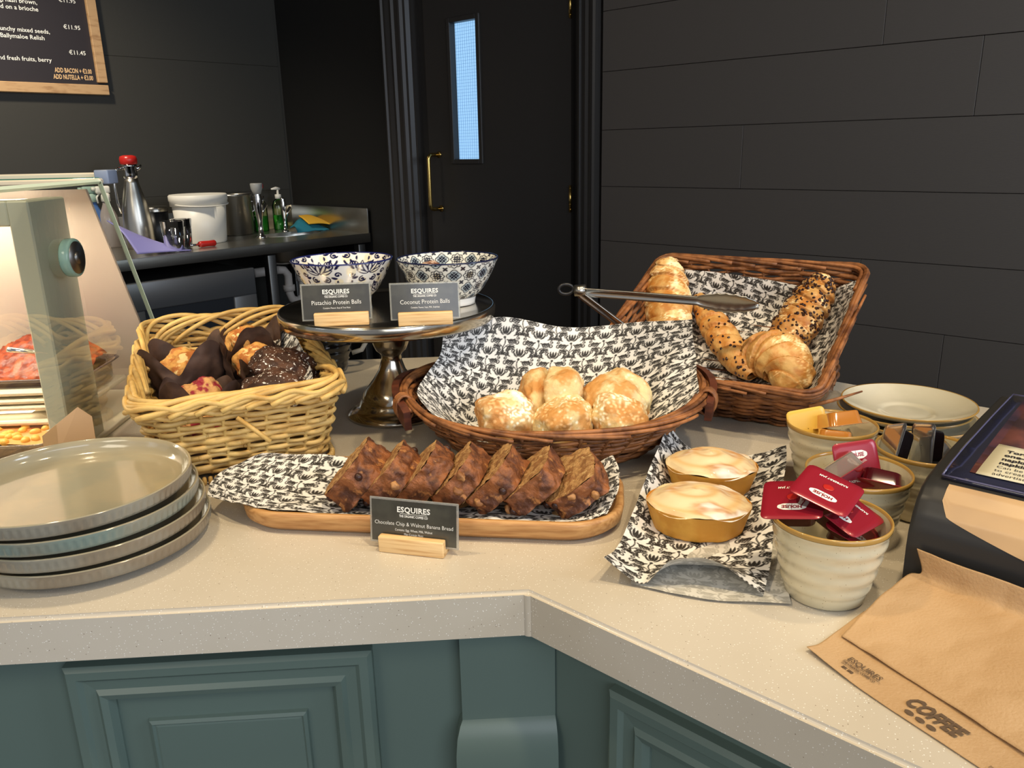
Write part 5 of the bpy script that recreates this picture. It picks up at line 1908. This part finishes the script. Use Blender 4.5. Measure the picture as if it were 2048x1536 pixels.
cups = [(.271, .624, 'ribbed cup of red jam portions nearest the camera'), (.336, .722, 'ribbed cup with one red lid upright, behind the nearest cup'), (.364, .860, 'ribbed cup of honey portions, beside the croissant basket'), (.430, .777, 'ribbed cup of black jam portions beside the napkin dispenser')]
for k, (x, y, lb) in enumerate(cups):
    cup(x, y, lb, k * 1.1, .975)


def portion(loc, rot, label, tubm, lidm, logo=False, s=1.0, tname='jam_portion', d=.015):
    o = thing(tname, label, 'jam portion', loc, rot, group='jam and honey portions in the cups')
    o.rotation_mode = 'ZYX'
    L = []
    for (a, z) in ((.0010, -d), (.0155, -d), (.0168, -d + .0012), (.0186, -.0012), (.0190, -.0006)):
        X, _ = rrN(a * s, a * s, min(.006, a * .6) * s, 64)
        L.append(np.c_[X, np.full(64, z * s)])
    MB().grid(np.array(L), cv=True).build('tub', tubm, o)
    L = []
    for (a, z) in ((.0180, -.0007), (.0232, -.0007), (.0235, -.0003), (.0232, .0001), (.0180, .0002), (.0005, .0002)):
        X, _ = rrN(a * s, a * s, .0052 * s * (a / .0232 if a < .02 else 1), 64)
        L.append(np.c_[X, np.full(64, z * s)])
    lid = MB().grid(np.array(L), cv=True).build('foil_lid', lidm, o)
    if logo:
        # white name plate, raspberry, wording
        t = np.linspace(0, 2 * PI, 40, endpoint=False)
        rx_ = .0110 + .0010 * np.cos(4 * t)
        P = np.c_[rx_ * np.sign(np.cos(t)) * np.abs(np.cos(t)) ** .5, +.0100 + .0042 * np.sign(np.sin(t)) * np.abs(np.sin(t)) ** .6, np.full(40, .00045)]
        MB().grid(np.array([P, P * (.02, 1, 1) + (0, 0, 0)]), cv=True).build('name_plate', M['txt'], lid, smooth=False)
        mb = MB()
        v, f = glyphs('HOUSE', .0052, 'CENTER', 1.0, .0002)
        mb.add(np.c_[v[:, 0], v[:, 1] + .0083, np.full(len(v), .0006)], f).build('logo_lettering', M['foil_red'], lid, smooth=False)
        mb = MB()
        v, f = glyphs('RASPBERRY JAM', .0034, 'CENTER', 1.05, .0001)
        mb.add(np.c_[v[:, 0], v[:, 1] - .0165, np.full(len(v), .00055)], f).build('flavour_lettering', M['txt'], lid, smooth=False)
        v, f = ICO3
        MB().add(disp(v * (.0048, .0040, .0004), .0006, 500, 2) + (0, -.003, .0005), f).build('raspberry_picture', M['red_pl'], lid)
    return o


c1x, c1y = cups[0][:2]
portion((c1x - .004, c1y + .004, 1.056), (.30, .10, PI - .70), 'raspberry jam portion on top of the pile in the nearest cup', M['jam_red'], M['foil_red'], True, s=1.08)
portion((c1x - .030, c1y + .012, 1.044), (.22, -.26, PI - .35), 'raspberry jam portion poking over the left rim of the nearest cup', M['jam_red'], M['foil_red'], True, s=1.08)
portion((c1x + .012, c1y + .000, 1.038), (.30, .22, PI - .95), 'raspberry jam portion directly beneath the top one in the nearest cup', M['jam_red'], M['foil_red'], True, s=1.08)
portion((c1x + .020, c1y - .002, 1.022), (.25, .35, PI - .5), 'raspberry jam portion lowest in the nearest cup', M['jam_red'], M['foil_red'], True)
c2x, c2y = cups[1][:2]
portion((c2x + .004, c2y + .012, 1.034), (1.15, .12, .12), 'red lidded portion standing upright in the second cup', mat('clear_red_tub', S(150, 110, 110), .1, trans=.5, coat=.4), M['foil_red'], True)
portion((c2x - .012, c2y + .002, 1.030), (2.6, .55, .4), 'clear based portion turned over in the second cup', mat('clear_grey_tub', S(184, 170, 160), .08, trans=.6, coat=.5), M['foil_red'])
portion((c2x + .024, c2y + .006, 1.012), (2.6, -.3, .2), 'red portion low at the right in the second cup', M['jam_red'], M['foil_red'])
c3x, c3y = cups[2][:2]
portion((c3x - .022, c3y + .012, 1.023), (1.25, .1, .15), 'yellow lidded honey portion upright at the left of its cup', M['honey'], M['foil_gold'], False, tname='honey_portion')
portion((c3x + .010, c3y + .004, 1.028), (2.75, .10, -.1), 'honey portion upside down on top in its cup', M['honey'], mat('clear_tan_lid', S(196, 150, 100), .15, trans=.4), False, tname='honey_portion', s=1.08)
portion((c3x - .002, c3y - .012, 1.014), (2.9, -.12, .3), 'honey portion underneath the upside down one', M['honey'], mat('clear_grey_lid', S(150, 136, 116), .15, trans=.4), False, tname='honey_portion')
c4x, c4y = cups[3][:2]
clr = mat('clear_black_lid', S(84, 84, 88), .08, trans=.4, coat=.5)
portion((c4x - .036, c4y + .006, 1.036), (-.30, -1.20, .1), 'black jam portion on its side at the left of its cup', M['jam_black'], clr, s=.98)
portion((c4x - .008, c4y - .004, 1.038), (-.22, -1.42, .1), 'black jam portion on its side at the middle of its cup', M['jam_black'], clr, s=.98)
portion((c4x + .020, c4y - .002, 1.022), (.5, .3, .4), 'black jam portion lying low by the dispenser', M['jam_black'], clr)

# ------------------------------------------------------------ saucers by the croissant basket
for k, lb in enumerate(['bottom saucer of the cream stack beside the croissant basket', 'second saucer up in the cream stack', 'third saucer up in the cream stack', 'topmost cream saucer with a ringed well beside the croissant basket']):
    o = thing('saucer', lb, 'saucer', (.522 + (0, .004, -.003, .0)[k], 1.003 + (0, -.004, .004, 0)[k], CT + .0004 + k * .0098), k * .5, group='stack of cream saucers')
    s_ = .88 if k == 0 else .95
    MB().lathe(np.array([(0, .003), (.030, .003), (.032, 0), (.036, .001), (.038, .004), (.062, .009), (.078, .0145), (.0855, .0195)]) * (s_, 1), 96).build('underside', M['saucer'], o)
    MB().lathe(np.array([(.0855, .0195), (.0868, .0208), (.0862, .0222), (.0845, .0218)]) * (s_, 1), 96).build('rim', M['cup_rim'], o, label='ochre glazed rim')
    MB().lathe(np.array([(.0845, .0218), (.076, .0165), (.060, .0115), (.042, .0085), (.034, .0082), (.032, .0068), (.026, .0068), (.020, .0072), (.012, .0068), (0, .0068)]) * (s_, 1), 96).build('well', M['saucer'], o)
# crumpled clear wrapper between basket and saucers
C_ = [[(.435, .985, .9615), (.46, .975, .972), (.49, .955, .9615)], [(.425, 1.04, .985), (.45, 1.03, 1.005), (.47, 1.02, .975)], [(.44, 1.10, .975), (.455, 1.09, 1.0), (.50, 1.085, .965)], [(.475, 1.155, .9615), (.49, 1.14, .985), (.53, 1.12, .9615)]]
Pq = bspl(np.array(C_, float), 40, 30)
Pq = disp(Pq.reshape(-1, 3), .012, 30, 5, 2, axis=(0.2, 0, .6)).reshape(40, 30, 3)
Pq[..., 2] = np.maximum(Pq[..., 2], CT + .0008)
cw = mat('crumpled_clear_film', S(196, 190, 176), .18, trans=.5, alpha=.45, coat=.5)
tag(MB().grid(Pq.transpose(1, 0, 2)).build('clear_wrapper', cw), 'crumpled clear plastic wrapper between the croissant basket and the saucers', 'wrapper')

# ------------------------------------------------------------ napkin dispenser
dp = thing('napkin_dispenser', 'charcoal plastic napkin dispenser with clear topped label at the right edge', 'napkin dispenser', (.342, .628, CT), AR)
DWD = .30
prof = [(.0, .0), (-.003, .020), (-.004, .045), (-.003, .060), (.002, .074), (.010, .086), (.020, .094), (.034, .0985), (.060, .1015), (.10, .104), (.20, .107), (.292, .108), (.300, .104), (.302, .0)]
pp = np.array(prof)
dd = np.r_[0, np.cumsum(np.hypot(*np.diff(pp, axis=0).T))]


def dprof(s, off=0.0):
    y = np.interp(s, dd, pp[:, 0])
    z = np.interp(s, dd, pp[:, 1])
    y1, z1 = np.interp(s + .002, dd, pp[:, 0]), np.interp(s + .002, dd, pp[:, 1])
    t_ = nrm(np.stack([y1 - y, z1 - z], -1))
    return y - t_[..., 1] * off, z + t_[..., 0] * off


sv = np.linspace(0, dd[-1], 160)
y_, z_ = dprof(sv)
mb = MB()
xs = np.r_[.0, .0015, .004, np.linspace(.012, DWD - .012, 20), DWD - .004, DWD - .0015, DWD]
insx = np.r_[.0035, .0012, .0, np.zeros(20), .0, .0012, .0035]
G_ = np.array([np.c_[np.full(160, x), y_, np.maximum(z_ - i * 1.0, 0)] for x, i in zip(xs, insx)])
mb.grid(G_)
for e in (0, -1):
    c = np.array([[xs[e], .15, .05]])
    mb.grid(np.array([G_[e], np.repeat(c, 160, 0)]))
mb.build('housing', M['disp'], dp, angle=50)
# window in the curved front through which the kraft napkins show
mb = MB()
nxw, nsw = 70, 30
xw = np.linspace(.020, .235, nxw)
G_ = np.zeros((nxw, nsw, 3))
for i, x in enumerate(xw):
    f = (x - .020) / .215
    stp = .0975 - .002 * (1 - min(1, f * 6)) ** 2
    zlow = .078 - .040 * min(1, (f / .75)) ** .8
    lo_s = np.interp(zlow, pp[:8, 1], dd[:8]) if zlow < .0985 else dd[7]
    if f < .03: lo_s = lo_s + (1 - f / .03) * .010
    ss = np.linspace(lo_s, np.interp(.026, pp[4:9, 0], dd[4:9]), nsw)
    yy, zz = dprof(ss, .0005)
    G_[i] = np.c_[np.full(nsw, x), yy, zz]
mb.grid(G_).build('front_window', M['smoke'], dp, label='window showing kraft napkins')
# label sleeve on the sloping top


def topz(y, off):
    return np.interp(y, pp[6:, 0], pp[6:, 1]) + off


def toppatch(x0, x1, y0, y1, off, m, name, parent, th_=.0008, quad=None, **k):
    mb = MB()
    q = quad or [(x0, y0), (x1, y0), (x1, y1), (x0, y1)]
    n_ = 12
    G2 = np.zeros((n_, n_, 3))
    for i, a in enumerate(np.linspace(0, 1, n_)):
        for j, b in enumerate(np.linspace(0, 1, n_)):
            p = (1 - a) * (1 - b) * np.array(q[0]) + a * (1 - b) * np.array(q[1]) + a * b * np.array(q[2]) + (1 - a) * b * np.array(q[3])
            G2[i, j] = (*p, topz(p[1], off))
    mb.grid(G2)
    o = mb.build(name, m, parent, **k)
    sm_ = o.modifiers.new('s', 'SOLIDIFY')
    sm_.thickness = th_
    sm_.offset = -1
    return o


slv = toppatch(.013, .285, .030, .288, .0035, M['navy'], 'label_sleeve', dp, .003)
toppatch(.022, .28, .045, .28, .0042, M['photo'], 'picture', slv, .0004, quad=[(.030, .046), (.28, .046), (.28, .280), (.026, .280)], label='printed picture')
lbp = toppatch(0, 0, 0, 0, .0050, M['label'], 'paper_label', slv, .0004, quad=[(.035, .044), (.20, .044), (.20, .112), (.036, .120)], label='cream paper label')
mb = MB()


def ttext(s, size, x, y, bold=0.0):
    v, f = glyphs(s, size, 'LEFT', 1.0, bold)
    Y = v[:, 1] + y
    mb.add(np.c_[v[:, 0] + x, Y, topz(Y, .0056)], f)


for s, x, y, z, b in (('Tork Xpressnap', .046, .100, .0085, .0003), ('one-at-a-time', .046, .0905, .0085, .0003), ('napkin dispenser', .046, .081, .0085, .0003), ('napkins', .046, .0715, .0085, .0003), ('Can be adapted', .046, .0625, .0070, 0), ('to create', .046, .055, .0070, 0), ('advertisement', .046, .0475, .0070, 0)):
    ttext(s, z, x, y, b)
mb.build('lettering', M['menu'], lbp, smooth=False)
mb = MB()
for (a, b) in (((.013, .030), (.013, .288)), ((.013, .030), (.285, .030)), ((.013, .288), (.285, .288))):
    Q = np.array([(a[0] + (b[0] - a[0]) * t, a[1] + (b[1] - a[1]) * t, 0) for t in np.linspace(0, 1, 20)])
    Q[:, 2] = topz(Q[:, 1], .0045)
    mb.tube(Q, .0009, 6)
mb.build('clear_edging', mat('clear_violet_edge', S(84, 84, 116), .1, coat=.6), slv)

# ------------------------------------------------------------ kraft napkins pulled from the dispenser


def napkin(name, C, label, seed, amp=.0012):
    P = bspl(np.array(C, float), 70, 90)
    Nv = nrm(np.cross(np.gradient(P, axis=1), np.gradient(P, axis=0)))
    h = fnoise(P.reshape(-1, 3), 26, seed, 2).reshape(70, 90)
    P = P + Nv * (np.abs(h) * amp)[..., None]
    P[..., 2] = np.maximum(P[..., 2], CT + .0006)
    o = MB().grid(P.transpose(1, 0, 2)).build(name, M['kraft'])
    s_ = o.modifiers.new('s', 'SOLIDIFY')
    s_.thickness = .0005
    return tag(o, label, 'napkin', 'kraft napkins at the dispenser'), P


nlow, PL = napkin('paper_napkin', [[(.225, .538, .9645), (.247, .490, .9615), (.275, .438, .9615), (.305, .383, .9615)], [(.238, .546, .9615), (.258, .505, .9612), (.285, .456, .9612), (.316, .400, .9612)],
                                  [(.258, .562, .9615), (.275, .524, .9612), (.300, .474, .9612), (.332, .418, .9612)], [(.292, .590, .9615), (.309, .552, .9612), (.332, .506, .9612), (.362, .452, .9612)]],
                  'lower kraft napkin with printed brand wording flat on the worktop', 2, .0004)
nup, PU = napkin('paper_napkin', [[(.258, .553, .9632), (.282, .505, .9632), (.303, .463, .9632), (.325, .415, .9632)], [(.289, .580, .969), (.313, .532, .967), (.332, .492, .968), (.355, .452, .968)],
                                 [(.312, .596, .976), (.338, .554, .973), (.358, .526, .974), (.383, .490, .974)], [(.338, .612, .982), (.360, .572, .978), (.380, .545, .979), (.404, .520, .979)],
                                 [(.3475, .610, .986), (.368, .582, .984), (.386, .560, .984), (.410, .530, .984)], [(.3430, .6140, 1.006), (.364, .590, 1.004), (.384, .569, 1.003), (.408, .541, 1.002)]],
                 'upper kraft napkin rising creased into the dispenser mouth', 5, .0022)
# printing on the lower napkin: text frame laid along its near edge
ink = MB()
e1 = nrm(np.array([.275 - .230, .438 - .533]))
e2 = np.array([-e1[1], e1[0]])


def nprint(s, size, a, b, bold=0.0, sx=1.0, it=0.0):
    v, f = glyphs(s, size, 'LEFT', 1.0, bold)
    x = v[:, 0] * sx + v[:, 1] * it + a
    y = v[:, 1] + b
    p0 = np.array([.228, .536])
    P = p0 + x[:, None] * e1 + y[:, None] * e2
    ink.add(np.c_[P, np.full(len(v), CT + .0024)], f)


nprint('ESQUIRES', .0080, .020, .0155, .0001, .86)
ink.add([(*(np.array([.228, .536]) + e1 * a + e2 * b), CT + .0024) for a, b in ((.020, .0138), (.052, .0138), (.052, .0142), (.020, .0142))], [(0, 1, 2, 3)])
nprint('THE ORGANIC COFFEE CO', .0034, .020, .0106, .0001, .70)
nprint('SERVING GOOD FOOD', .0022, .021, .0082, 0, .7)
nprint('EST. 1993', .0034, .025, .0045, .0003, .7)
nprint('COFFEE', .0175, .073, .0120, .0007, .66, .2)
for k in range(3):
    t = np.linspace(0, 2 * PI, 20, endpoint=False)
    cx_, cy_ = .083 + k * .0085, .0060
    pts = [(*(np.array([.228, .536]) + e1 * (cx_ + .0034 * math.cos(a)) + e2 * (cy_ + .0022 * math.sin(a))), CT + .0024) for a in t]
    ink.add(pts + [(*(np.array([.228, .536]) + e1 * cx_ + e2 * cy_), CT + .0024)], [(i, (i + 1) % 20, 20) for i in range(20)])
nprint('PLEASE RECYCLE', .0042, .140, .006, 0, .7)
ink.build('printed_lettering', M['txt_ink'], nlow, smooth=False)
